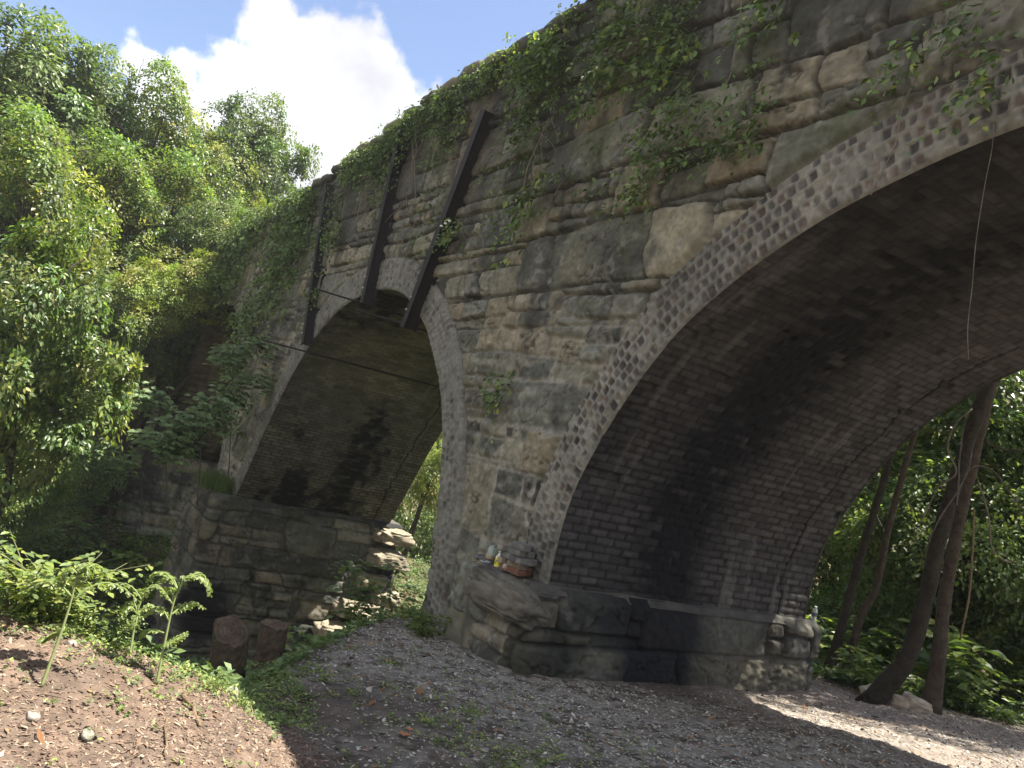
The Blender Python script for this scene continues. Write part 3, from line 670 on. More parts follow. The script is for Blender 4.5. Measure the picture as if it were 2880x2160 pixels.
tq = at(388, 215, 30); mbt = MB(); mbt.tube(limb_pts((0, 0, 0), (.02, .05, .95), RS(3), 8, .03), list(np.linspace(.014, .004, 9)), 5, BARK)
for a_, b_ in (((.0, .02, .35), (.1, .28, .6)), ((0, .02, .55), (-.05, -.15, .85)), ((0, .03, .2), (.1, .4, .3))): mbt.tube(limb_pts(a_, b_, RS(4), 5, .05), list(np.linspace(.008, .003, 6)), 5, BARK)
NTs = [o for o in C.objects if o.get('label', '').startswith('tree with a twiggy knob')][0]; kb = mbt.build('bare_twig', M_bark, NTs); kb.location = tuple(tq-np.array(NTs.location))
# slender trunks beside the near arch (base on the ground, run up past the rim)
def gz(x, y): return float(ground_z(np.array([x]), np.array([y]), False)[0])
def slender(label, pxs, dist, rad, seed, bark, vines=0, crown=True):
    pts = [at(px, py, dist+k) for px, py, k in pxs]
    b = pts[0].copy(); b[2] = gz(b[0], b[1])-.08
    t = empty('slender_tree', tuple(b), label, 'tree', 'leafy trunks beside the near arch')
    P = spline([b]+pts[1:], 40)-b; r = np.interp(np.linspace(0, 1, 40), [0, .05, .14, .4, 1], [rad*1.8, rad*1.3, rad*1.05, rad*.92, rad*.6])*(1+.06*np.sin(np.arange(40)*1.7+seed))
    mb = MB(); mb.tube(P, list(r), 14, bark, wob=.05, seed=seed)
    rr = RS(seed)
    for j in range(5):
        i = rr.randint(15, 36); e = P[i]+rr.normal(0, .5, 3)+[0, 0, .3]; mb.tube(limb_pts(P[i], e, rr, 6, .1), list(np.linspace(rad*.22, rad*.03, 7)), 5, bark)
    mb.build('trunk', M_bark, t)
    if vines:
        v = MB()
        for j in range(vines):
            ph = rr.uniform(0, 6.28); Q = []; lo, hi = rr.randint(10, 16), rr.randint(30, 38)
            for i in np.linspace(lo, hi, 60):
                p = P[int(i)]; a = ph+(i-lo)*rr.choice([.55])*(1 if j % 2 else -.8); Q.append(p+(r[int(i)]+.012)*np.array([math.cos(a), math.sin(a), 0])+[0, 0, (i-int(i))*.05])
            v.tube(smooth_curve(np.array(Q), it=3), list(np.linspace(.011, .005, 60)), 5, (.15, .135, .11))
        v.build('vine', M_bark, t)
    return t, P+b
br1 = (.045, .039, .030); br2 = (.080, .063, .046)
T1, P1 = slender('thick dark trunk curving up from a swept base, vines wrapped round its upper half', [(2440, 1975, 0), (2490, 1930, 0), (2552, 1850, 0), (2600, 1700, 0), (2650, 1480, 0), (2720, 1250, 0), (2775, 1090, 0), (2850, 820, 0), (2960, 400, 0)], 10.6, .085, 41, br1, 2)
_e = np.array([2.3, 8.3, 9.2])-np.array(T1.location); _m = MB(); _a = P1[-1]-np.array(T1.location)
_m.tube(spline([_a, (_a+_e)/2+[0, -.2, .4], _e], 14), list(np.linspace(.058, .02, 14)), 8, br1); _m.build('limb', M_bark, T1)
_k = crD.copy(); _k.name = 'crown'; C.objects.link(_k); _k.parent = T1; _k.location = tuple(_e); _k.scale = (1.95, 1.95, 1.5)  # crown out of view, sized and placed to shade path and footing
for o in (crA, crB, crC, crD, crN): bpy.data.objects.remove(o)
T2, P2 = slender('straight reddish trunk with a knot, just right of the curved trunk', [(2620, 1985, 0), (2640, 1850, 0), (2655, 1700, .1), (2690, 1500, .2), (2730, 1330, .3), (2790, 1080, .4), (2880, 700, .5)], 11.0, .075, 42, br2, 0)
T3, P3 = slender('thin dark trunk nearest the pier, leaning right', [(2330, 1875, 0), (2370, 1750, 0), (2410, 1600, 0), (2470, 1400, 0), (2530, 1200, 0), (2610, 950, 0)], 12.0, .055, 43, br1)
T4, P4 = slender('thin pale edged trunk with a bent foot, second from the pier', [(2385, 1840, 0), (2420, 1740, 0), (2465, 1650, 0), (2500, 1480, 0), (2560, 1260, 0), (2640, 1000, 0)], 12.2, .05, 44, br2)
def vine(name, label, pts, rad, col, group=None, mt=M_bark):
    mb = MB(); mb.tube(pts, rad, 6, col); o = mb.build(name, mt); tag(o, label, 'vine', group); return o
def pv(L, d): return spline([at(x, y, d+k) for x, y, k in L], 40)
vine('hanging_vine', 'pale vine looping down left of the vine wrapped trunk', pv([(2735, 1150, 0), (2690, 1190, 0), (2665, 1260, .1), (2690, 1330, .2), (2640, 1370, .2), (2600, 1450, .2), (2575, 1480, .3)], 10.3), .009, (.20, .18, .14), 'loose vines by the trunks')
vine('hanging_vine', 'long pale vine arching right from the wrapped trunk and hanging down', pv([(2715, 1330, 0), (2750, 1310, 0), (2800, 1330, 0), (2850, 1400, 0), (2885, 1440, 0)], 10.2), .009, (.13, .12, .09), 'loose vines by the trunks')
vine('hanging_vine', 'kinked yellowish vine hanging low right of the trunks', pv([(2750, 1350, 0), (2780, 1450, 0), (2790, 1540, 0), (2830, 1580, .1), (2860, 1575, .1)], 10.4), .008, (.2, .17, .12), 'loose vines by the trunks')
vine('hanging_vine', 'bunch of dry stems hanging beside the reddish trunk', pv([(2740, 1430, 0), (2735, 1560, 0), (2725, 1680, 0), (2700, 1800, 0)], 10.3), .01, (.2, .15, .09), 'loose vines by the trunks')
vine('hanging_vine', 'long thin bare vine hanging in front of the near arch opening', pv([(2795, 350, 0), (2790, 420, 0), (2770, 520, 0), (2745, 680, 0), (2735, 800, 0), (2722, 920, 0), (2724, 1010, 0)], 4.9), .002, (.20, .19, .16), 'bare vines on the masonry')

# ------------------------------------------------------------------ undergrowth: broadleaf bushes as copies of a few plants
def bush_meshes(seed, n_st, nl, H, lf, cols, fine=True, spread=.5):
    rr = RS(seed); mb = MB(); V = []; F = []; Cc = []; o = 0
    for s in range(n_st):
        a = rr.uniform(0, 6.28); h = H*rr.uniform(.6, 1.1); e = np.array([math.cos(a)*spread*rr.uniform(.3, 1), math.sin(a)*spread*rr.uniform(.3, 1), h])
        P = spline([(0, 0, 0), e*np.array([.35, .35, .6]), e], 12); mb.tube(P, list(np.linspace(.006, .002, 12)), 5, (.09, .10, .04))
        for l in range(nl):
            i = rr.randint(3, 12); b = rr.uniform(0, 6.28); d = np.array([math.cos(b), math.sin(b), rr.uniform(-.3, .3)])
            p = P[i]; m = 5; q = p+np.outer(np.linspace(.1, 1, m), d)*lf*1.8; q[:, 2] -= np.linspace(0, 1, m)**2*lf*.6
            ang = rr.choice([-1, 1], m)*.9
            D = np.stack([d[0]*np.cos(ang)-d[1]*np.sin(ang), d[0]*np.sin(ang)+d[1]*np.cos(ang), np.full(m, -.15)], 1); D[-1] = d
            v, f, k = leaves(q, D, rr.uniform(.7, 1.2, m)*lf, cols, rr, fine=fine, jit=.25); V.append(v); F.append(f+o); Cc.append(k); o += len(v)
    st = mb.build('stem', M_stem); lv = mesh_obj('foliage', np.concatenate(V), np.concatenate(F), M_leaf, None, np.concatenate(Cc), smooth=False)
    return st, lv
B1 = bush_meshes(61, 9, 9, .9, .10, GREENS); B2 = bush_meshes(62, 7, 8, .6, .12, GREENS+YEL); B3 = bush_meshes(63, 12, 7, .35, .075, GREENS+YEL); B4 = bush_meshes(64, 9, 7, .38, .046, YEL+GREENS[1:3])
def bush(src, x, y, sc, seed, label, group, z=None, name='bush', cat='bush', rx=0, ry=0):
    rr = RS(seed); z = gz(x, y)-.02 if z is None else z
    t = empty(name, (x, y, z), label, cat, group); t.rotation_euler = (rx, ry, rr.uniform(0, 6.28)); t.scale = (sc,)*3
    for o in src: c = o.copy(); c.name = o.name.split('.')[0]; C.objects.link(c); c.parent = t
    return t
rr = RS(900); k = 0
for i in range(60):
    x = rr.uniform(-7.5, 1.4); y = rr.uniform(5.2, 11)
    if y < 5.5+.8*(x+.2): continue
    if x > .4-.15*(y-5) and y < 6: continue
    bush([B1, B2][rr.randint(2)], x, y, rr.uniform(1.0, 2.0), 910+i, 'leafy bush in the undergrowth of the wood behind the arches', 'undergrowth bushes in the wood')
for i, (x, y, s, lab) in enumerate([(-.15, 4.9, .9, 'leafy sprigs growing between the pier and the curved trunk'), (.55, 5.9, .9, 'sunlit leafy weed right of the reddish trunk'), (1.0, 6.9, 1.0, 'leafy weed at the right edge along the path'), (.2, 5.1, .7, 'low leafy weed behind the two foreground trunks')]):
    bush(B2, x, y, s, 980+i, lab, 'weeds along the path edge', name='weed', cat='weed')
for i in range(26):
    x = rr.uniform(-10, -3.5); y = rr.uniform(3.9, 7.5)
    bush([B1, B3][rr.randint(2)], x, y, rr.uniform(.8, 1.8), 1000+i, 'leafy bush on the slope seen through the second arch', 'bushes behind the second arch')
for i in range(30):
    x = rr.uniform(-21, -14.2); y = rr.uniform(-5.5, 2)
    bush([B1, B2][rr.randint(2)], x, y, rr.uniform(1., 2.), 1040+i, 'shaded bush in the ravine bottom beyond the second arch', 'bushes in the ravine')
q = at(1010, 1700, 9.6); bush(B1, q[0], q[1], .95, 1101, 'big leafed bush in front of the sunlit rocks in the second arch', None, z=q[2]-.35)
q = at(1120, 1720, 9.4); bush(B1, q[0], q[1], .7, 1102, 'leafy bush left of the pier foot, behind the gravel heap', None, z=q[2]-.35)
q = at(880, 1800, 8.2); bush(B2, q[0], q[1], .7, 1103, 'low bush at the back of the gravel heap, right of the stumps', None, z=q[2]-.3)
bush(B3, -1.25, -.50, .75, 1104, 'small green weed growing at the left foot of the near pier', None, name='weed', cat='weed')
bush(B3, -.95, -.62, .45, 1105, 'tiny leafy weed in front of the near pier', None, name='weed', cat='weed')
q = at(720, 1850, 6.7); bush(B3, q[0], q[1], .55, 1106, 'thin weed growing between the two stumps', None, z=q[2]-.25, name='weed', cat='weed')
q = at(780, 1900, 6.0); bush(B3, q[0], q[1], .4, 1107, 'low weed at the foot of the right stump', None, z=q[2]-.08, name='weed', cat='weed')
for i, (px, py, sc, lab) in enumerate([(60, 1640, 1.1, 'tall leafy weed at the left edge of the sunlit bank'), (150, 1650, 1.05, 'bright leafy weed second from the left edge of the bank'), (230, 1720, .62, 'bright bushy weed left of the seedlings'), (20, 1720, .7, 'low bright weed in the left corner of the bank'), (110, 1740, .55, 'low sunlit weed in front of the tall ones on the bank'), (300, 1790, .35, 'small yellowish weed on the rim of the bank')]):
    q = at(px, py+90*sc, 4.6); z = gz(q[0], q[1]); bush(B4, q[0], q[1], sc, 1120+i, lab, 'weeds on the sunlit bank', name='weed', cat='weed')
for o in B1+B2+B3+B4: bpy.data.objects.remove(o)

# small weeds as ground cover
def cover(name, n, samp, size, cols, seed, label, mt=M_leafdark):
    rr = RS(seed); x, y, w = samp(rr, n); k = rr.rand(len(x)) < w; x, y = x[k], y[k]; V = []; F = []; Cc = []; o = 0
    m = 7; P = np.repeat(np.stack([x, y, ground_z(x, y)], 1), m, 0); n = len(P)
    hh = rr.uniform(0, 1, n); P += np.stack([rr.normal(0, .014, n), rr.normal(0, .014, n), hh*size[1]*1.2], 1)
    a = rr.uniform(0, 6.28, n); D = np.stack([np.cos(a), np.sin(a), rr.uniform(-.1, .9, n)], 1)
    v, f, c = leaves(P, D, rr.uniform(*size, n), cols, rr)
    o = mesh_obj(name, v, f, mt, None, c, smooth=False); tag(o, label, 'weeds', kind='stuff')
def crest(x, y):
    s = seg_sd(x, y); return np.exp(-((s+.12)/.22)**2)*(y < -2.4)
cover('ground_weeds', 15000, box_s(-.5, 3.6, -4.8, -.6, lambda x, y: np.clip(crest(x, y)*.9+.5*sst(.05, .4, fbm(x*2.1, y*2.1, 530, 4))*sst(-.9, -1.6, y)*(x < 2.6)*(seg_sd(x, y) < .5)*(1-.75*(y < -3.0))+.02, 0, 1)),
      (.012, .030), GREENS+YEL, 71, 'tiny green weeds creeping over the bank and gravel')
cover('bank_weeds', 12000, box_s(-3, 2, -5.5, 1, lambda x, y: (seg_sd(x, y) > .0)*(seg_sd(x, y) < 3)*.8), (.03, .07), GREENS, 72, 'low green ground cover on the slope down to the ravine')
cover('wood_floor_plants', 26000, box_s(-9, 3.5, 4.4, 14, lambda x, y: (y > 5.0+.9*np.clip(x, -.5, 5))*.85), (.04, .10), DEEP+GREENS, 73, 'ground cover plants on the floor of the wood', M_leaf)
cover('ravine_plants', 16000, box_s(-24, -3, -9, 9, lambda x, y: ~((x > -14.2) & (x < -10.8) & (y > -.7) & (y < 4.2))*.8), (.05, .13), DEEP+GREENS, 74, 'ground cover plants in the ravine under the arches')

# tomato like seedlings with deeply cut drooping leaves
def seedling(label, base, tips, seed, scale=1.):
    rr = RS(seed); b = np.array(base); t = empty('seedling', tuple(b), label, 'seedling', 'feathery seedlings on the sunlit bank')
    main = spline([np.zeros(3)]+[np.array(p)-b for p in tips[0]], 24); mb = MB(); mb.tube(main, list(np.linspace(.007, .003, 24))*1, 8, (.17, .20, .08))
    V = []; F = []; Cc = []; o = 0
    arms = [(main[-1], main[-1]-main[-4])]
    fr = [spline([np.array(q)-b for q in a], 16) for a in tips[1:]]
    for i in range(4):
        k = rr.randint(9, 24); a = rr.uniform(0, 6.28); L = rr.uniform(.10, .2)*scale; d = np.array([math.cos(a), math.sin(a), 0])
        fr.append(spline([main[k], main[k]+d*L*.5+[0, 0, .05*scale], main[k]+d*L+[0, 0, -.015*scale]], 12))
    for P in fr:
        mb.tube(P, list(np.linspace(.0045, .0012, len(P))), 6, (.16, .21, .07))
        n = len(P)
        for i in range(2, n, 1):
            T = P[min(i+1, n-1)]-P[i-1]; T /= np.linalg.norm(T); side = np.cross(T, [0, 0, 1.]); side /= np.linalg.norm(side)+1e-9
            sg = -1 if i % 2 else 1; L = .042*scale*math.sin(math.pi*(i/n)*.75+.5)*rr.uniform(.8, 1.2)
            q = np.array([P[i]+side*sg*.003]*3+[P[i]+side*sg*L*.4]*2)
            D = np.array([side*sg*1.0+T*.5, side*sg*.5+T*1.0, side*sg*1.2-T*.2, side*sg+T*1.4, side*sg-T*.4]); D[:, 2] -= .45
            v, f, c = leaves(q, D, np.array([1, .8, .6, .6, .5])*L, [(.19, .24, .09), (.23, .28, .09)], rr, fine=True, jit=.2); V.append(v); F.append(f+o); Cc.append(c); o += len(v)
    mb.build('stem', M_stem, t); mesh_obj('leaves', np.concatenate(V), np.concatenate(F), M_leaf, t, np.concatenate(Cc), smooth=False)
def onbank(px, py):
    d = ray(px, py)
    for s_ in np.arange(2.5, 8, .01):
        p = CAM+d*s_
        if p[2] < gz(p[0], p[1]): return p
    return p
b1 = onbank(440, 1925); D1 = np.linalg.norm(b1-CAM)
def L3(l, D): return [at(x, y, D+k) for x, y, k in l]
seedling('tallest feathery seedling, right one of the three, its tips bending over right', b1, [L3([(465, 1800, 0), (490, 1690, 0), (515, 1640, 0)], D1), L3([(505, 1660, 0), (520, 1625, 0), (555, 1620, 0), (585, 1640, 0), (592, 1675, 0)], D1), L3([(480, 1730, 0), (520, 1700, .03), (550, 1695, .03), (575, 1710, .03)], D1), L3([(500, 1660, 0), (470, 1615, 0), (440, 1610, .05), (415, 1640, .05)], D1), L3([(485, 1700, 0), (450, 1650, -.05), (420, 1650, -.05), (400, 1680, -.05)], D1), L3([(455, 1820, 0), (490, 1800, 0), (525, 1780, 0)], D1), L3([(460, 1780, 0), (420, 1770, .05), (395, 1790, .05)], D1)], 51)
b2 = onbank(365, 1842); D2 = np.linalg.norm(b2-CAM)
seedling('short thin seedling between the two taller ones', b2, [L3([(375, 1780, 0), (390, 1710, 0), (410, 1660, 0)], D2), L3([(400, 1690, 0), (370, 1650, 0), (330, 1640, 0), (300, 1660, 0)], D2), L3([(385, 1730, 0), (420, 1700, 0), (450, 1720, 0)], D2), L3([(380, 1780, 0), (350, 1740, 0), (325, 1740, 0)], D2)], 52, .8)
b3 = onbank(115, 1935); D3 = np.linalg.norm(b3-CAM)
seedling('leaning feathery seedling, leftmost of the three, with bare lower stem', b3, [L3([(150, 1840, 0), (175, 1770, 0), (200, 1690, 0), (218, 1610, 0)], D3), L3([(205, 1690, 0), (240, 1660, 0), (290, 1640, 0), (340, 1650, 0), (390, 1690, 0)], D3), L3([(218, 1615, 0), (200, 1600, 0), (175, 1620, 0), (165, 1650, 0)], D3), L3([(218, 1610, 0), (235, 1590, 0), (250, 1605, 0), (250, 1625, 0)], D3), L3([(175, 1770, 0), (140, 1790, .05), (110, 1800, .05)], D3)], 53)

# young maple saplings on the far side of the ravine, flat pale leaf layers on thin stems
def sapling(label, base_px, layers, d, seed, cat='sapling'):
    rr = RS(seed); b = at(*base_px, d); t = empty('maple_sapling', tuple(b), label, cat, 'maple saplings before the second pier')
    mb = MB(); V = []; F = []; Cc = []; o = 0
    top = np.zeros(3)
    for px, py, w in layers:
        e = at(px, py, d)-b
        if layers[0] == (px, py, w): mid = e*[.5, .5, .62]; P = spline([np.zeros(3), mid, e], 16); mb.tube(P, list(np.linspace(.013, .005, 16)), 6, (.06, .06, .035))
        else: P = spline([mid, mid+(e-mid)*[.5, .5, .6], e], 12); mb.tube(P, list(np.linspace(.007, .003, 12)), 6, (.06, .06, .035))
        R = w*d/FPX/2; n = int(60+R*90)
        a = rr.uniform(0, 6.28, n); q = rr.rand(n)**.5; p = e+np.stack([np.cos(a)*q*R, np.sin(a)*q*R, rr.normal(0, .12, n)-.15*q], 1)
        for j in range(3):
            aa = a+(j-1)*.8; D = np.stack([np.cos(aa), np.sin(aa), np.full(n, -.18)], 1)
            v, f, c = leaves(p, D, rr.uniform(.10, .16, n), [(.13, .19, .085), (.16, .22, .10)], rr, fine=True, up=np.array([.5, -.1, .8]), jit=.35); V.append(v); F.append(f+o); Cc.append(c); o += len(v)
    mb.build('stem', M_stem, t); mesh_obj('leaves', np.concatenate(V), np.concatenate(F), M_leafdark, t, np.concatenate(Cc), smooth=False)
sapling('maple sapling with a broad flat layer of pale leaves, centre of the ravine', (555, 1420), [(560, 1165, 150), (610, 1130, 90), (535, 1190, 80)], 14.5, 81)
sapling('lower maple sapling reaching left with a small pale leaf layer', (470, 1440), [(450, 1220, 110), (500, 1250, 80)], 14.5, 82)
sapling('dim maple sapling in the shade left of the others', (400, 1450), [(370, 1100, 100), (440, 1115, 90), (330, 1270, 110)], 17, 83)
sapling('maple sapling close to the second pier, leaves against its stone face', (640, 1380), [(640, 990, 90), (720, 1060, 100), (735, 960, 80), (660, 1100, 60)], 17.2, 84)

# ------------------------------------------------------------------ plants on the masonry
def wallcover(name, n, pts, size, cols, seed, label, out=(.03, .25), fine=True, mt=M_leafdark, kind='stuff', parent=None, cat='climbing plants'):
    """leaf sprays hanging off the face; pts(rr,n)->x,z,weight"""
    rr = RS(seed); x, z, w = pts(rr, n); k = rr.rand(n) < w; x, z = x[k], z[k]; m = 6; n = len(x)
    ln = rr.uniform(.08, .28, n); a = rr.normal(-1.57, .8, n); oy = rr.uniform(*out, n)
    t = np.tile(np.linspace(0, 1, m), n); X = np.repeat(x, m)+np.repeat(np.cos(a)*ln, m)*t; Z = np.repeat(z, m)+np.repeat(np.sin(a)*ln, m)*t
    Y = -np.repeat(oy, m)*np.sin(t*1.6+.2)-.06
    P = np.stack([X, Y, Z], 1)+rr.normal(0, .012, (n*m, 3))
    sg = np.tile(np.where(np.arange(m) % 2, 1, -1), n)*.9; aa = np.repeat(a, m)+sg
    D = np.stack([np.cos(aa), rr.normal(-.45, .35, n*m), np.sin(aa)-.1], 1)
    v, f, c = leaves(P, D, rr.uniform(*size, n*m), cols, rr, fine=fine, up=np.array([0, -.5, .9]), jit=.4)
    tint = np.repeat(np.repeat(rr.uniform(.7, 1.35, n), m), len(LF_V) if fine else len(SF_V))[:, None]
    return mesh_obj(name, v, f, mt, parent, c*tint, smooth=False)
def topw(r_, n):
    x = r_.uniform(-12, 5, n); tz = topz(x); dz = .10+np.minimum(r_.exponential(.85, n), 2.6*r_.rand(n)); dz = np.where((x > .2) & (r_.rand(n) < .75), r_.uniform(.9, 2.7, n), dz); z = tz-dz
    w = sst(-.05, .35, fbm(x*.9, z*.8, 601, 4)+.20-dz*.07)*np.where(x < -5, .5, 1)*(sdist(x, z, A1) > TH+.25)
    return x, z, w
o = wallcover('ivy', 8500, topw, (.035, .085), DEEP+GREENS[:2], 91, '', out=(.03, .32)); tag(o, 'tangled leafy creepers hanging over the upper wall below the parapet', 'creepers', kind='stuff')  # darker greens put the shade below the parapet into the leaf colour
def farw(r_, n):
    x = r_.uniform(-24, -10.5, n); tz = topz(x); z = tz+.1-r_.uniform(0, 1, n)**1.3*5.5
    w = sst(-.1, .35, fbm(x*.5, z*.5, 602, 4)+.3*(x < -18)+.12*(z-2.5)-.05)*.8*(sdist(x, z, A3) > -.05)*(sdist(x, z, A2) > .4)
    return x, z, w
o = wallcover('ivy', 5200, farw, (.07, .14), GREENS+DEEP, 92, '', out=(.05, .45), fine=False); tag(o, 'thick creepers covering the far end of the viaduct round the third arch', 'creepers', kind='stuff')
def litw(r_, n):
    x = r_.uniform(-9, -1.9, n); z = topz(x)+r_.uniform(-.45, .12, n); w = sst(.0, .3, fbm(x*1.6, x*0, 603, 3))
    return x, z, w
o = wallcover('ivy', 900, litw, (.045, .085), YEL+GREENS, 93, '', out=(.02, .22), mt=M_leaf); tag(o, 'sunlit leafy shoots standing up along the parapet edge', 'creepers', kind='stuff')
WP = [(1290, 660, 5.0, 'leafy sprig with white buds beside the right iron beam', .5), (1330, 345, 5, 'small broad leafed plant over the right iron beam near the parapet', .45), (1500, 610, 5, 'leafy plant hanging on the stones between beam and near arch', .9), (1430, 1090, 4, 'small leafy plant rooted in a joint halfway up the near pier', .55),
      (1820, 540, 5, 'leafy tuft on a ledge above the near arch', .6), (1750, 130, 5, 'large leafed plant near the top with bright leaves', 1.0), (2170, 60, 4, 'leafy plant at the top edge right of centre', .6), (2590, 170, 4, 'green plant on the ledge above the big flat stone', .45), (2790, 240, 4, 'leafy plant at the upper right above the ring', .45), (1560, 170, 4, 'sunlit plant leaning over the parapet step', .7),
      (1270, 320, 4, 'sunlit leafy plant just under the parapet above the right beam', .7), (1880, 210, 5, 'plant with long pale leaves hanging below the top', .9), (1050, 480, 5, 'creeper sprig between the middle beam and the parapet', .8), (960, 660, 5, 'creeper hanging between left and middle beams', .7), (1700, 250, 4, 'plant with three white flower heads on the upper wall', .6), (905, 840, 5, 'little green tuft on the left iron beam', .35)]
for i, (px, py, _, lab, s_) in enumerate(WP):
    p = at_y(px, py, -.03); t = empty('wall_plant', tuple(p), lab, 'wall plant', 'single plants rooted in the wall')
    n_ = int(26*s_)+8
    def pf(r_, n, s_=s_): return r_.normal(0, .16*s_+.03, n), r_.normal(0, .2*s_+.03, n), np.ones(n)
    k = wallcover('leaves', n_, pf, (.06*s_**.5, .12*s_**.5), GREENS+DEEP[:1]+YEL[:1], 700+i, '', out=(.02, .22), parent=t, kind=None)
    mb = MB(); r2 = RS(750+i)
    for j in range(5):
        e = np.array([r2.normal(0, .18*s_), -r2.uniform(.05, .22), r2.normal(.0, .2*s_)]); mb.tube(spline([(0, .03, 0), e*[.4, .9, .6], e], 8), list(np.linspace(.005, .0015, 8)), 5, (.12, .12, .06))
    mb.build('stem', M_stem, t)
    if 'white' in lab:
        mb = MB()
        for j in range(3):
            c_ = np.array([-.1+.11*j, -.22, .05+.02*j]); mb.lathe([(0.001, -.012), (.02, -.006), (.024, .006), (.012, .016), (.001, .018)], 10, c_, (.75, .76, .68))
        mb.build('flower_head', M_stem, t)
# dry stems lying over the stones
for i in range(26):
    r2 = RS(800+i); x = r2.uniform(-8, 4.2); z = r2.uniform(3.9, 5.9); L = r2.uniform(.4, 1.3); a = r2.normal(-1.5, .5)
    P = limb_pts((x, -.12, z), (x+math.cos(a)*L, -.10-r2.uniform(0, .1), z+math.sin(a)*L), r2, 10, .10)
    vine('dry_stem', 'thin dry creeper stem trailing down the rough stones of the upper wall', smooth_curve(np.array(P), it=2), r2.uniform(.003, .007), (.22, .19, .15), 'dry creeper stems on the upper wall')
def tuft(label, p, R, n, H, cols, seed, group=None):
    r2 = RS(seed); V = []; F = []; Cc = []; o = 0
    for i in range(n):
        a = r2.uniform(0, 6.28); rr_ = R*r2.rand()**.5; b = np.array([math.cos(a)*rr_, math.sin(a)*rr_, 0]); h = H*r2.uniform(.4, 1); ln = np.array([math.cos(a), math.sin(a), 0])*h*r2.uniform(.2, .7)
        w = np.array([-math.sin(a), math.cos(a), 0])*(.0012+.006*H)
        pts = [b-w, b+w, b+ln*.4+[0, 0, h*.7]+w*.8, b+ln*.4+[0, 0, h*.7]-w*.8, b+ln*1.2+[0, 0, h*.75]]
        V += pts; F += [[o, o+1, o+2], [o, o+2, o+3], [o+3, o+2, o+4]]; c = np.array(cols[r2.randint(len(cols))])*r2.uniform(.7, 1.2); Cc += [c]*5; o += 5
    ob = mesh_obj('grass_tuft', np.array(V), np.array(F), M_leafdark, None, np.array(Cc), smooth=False); ob.location = tuple(p); tag(ob, label, 'grass', group)
tuft('green grassy tuft on top of the footing of the second pier', (-12.0, -.2, -1.15), .55, 900, .55, GREENS, 95, 'grass tufts')
tuft('grass tuft in the sun where the bank drops beside the left stump', onbank(590, 1950), .06, 22, .13, YEL, 96, 'grass tufts')
tuft('thin grass blades on the rim right of the stumps', onbank(680, 1990), .06, 22, .17, GREENS, 97, 'grass tufts')
tuft('small green tuft in the gravel in front of the near pier', onbank(1540, 2030), .05, 26, .08, GREENS, 98, 'grass tufts')

# ------------------------------------------------------------------ iron beams and tie rods on the second arch
def beam(label, p0, p1, w=.125):
    p0 = np.array(p0); p1 = np.array(p1); t = empty('iron_beam', (p0[0], -.12, p0[1]), label, 'beam', 'iron beams bolted over the second arch')
    d = p1-p0; L = np.linalg.norm(d); a = math.atan2(d[0], d[1]); t.rotation_euler = (0, a, 0)
    mb = MB(); mb.box((-.012, -.07, -.12), (.012, .10, L)); mb.box((-w/2, -.085, -.12), (w/2, -.071, L)); mb.box((-w/2, .101, -.12), (w/2, .115, L))
    mb.C = [np.tile([.026, .023, .022], (len(c), 1)) for c in mb.C]; mb.build('girder', M_iron, t, smooth=False)
    for k, zz in enumerate((.12, .30)):
        b = MB(); b.tube([(-.055, -.10, zz), (-.055, -.082, zz)], .014, 6, (.5, .5, .47)); b.build('bolt', M_iron, t, smooth=False)
    return t
beam('left iron beam, shortest of the three, standing on the arch haunch', (-8.74, 2.2), (-9.86, 5.35))
beam('middle iron beam over the crown of the second arch', (-6.12, 2.9), (-6.36, 5.75))
beam('right iron beam, the longest, leaning right and running up to the parapet', (-4.24, 2.48), (-3.36, 5.25), .14)
for lab, x, z in (('long tie rod under the left iron beam, running through the second arch', -8.86, 1.98), ('tie rod under the middle iron beam at the arch crown', -6.34, 2.80), ('tie rod under the right iron beam, seen against the brick vault', -4.38, 2.42)):
    mb = MB(); mb.tube([(x, -.85, z), (x, W+.4, z)], .015, 8, (.02, .018, .017)); o = mb.build('tie_rod', M_iron); tag(o, lab, 'rod', 'tie rods through the second arch')
    o['part_note'] = ''; del o['part_note']

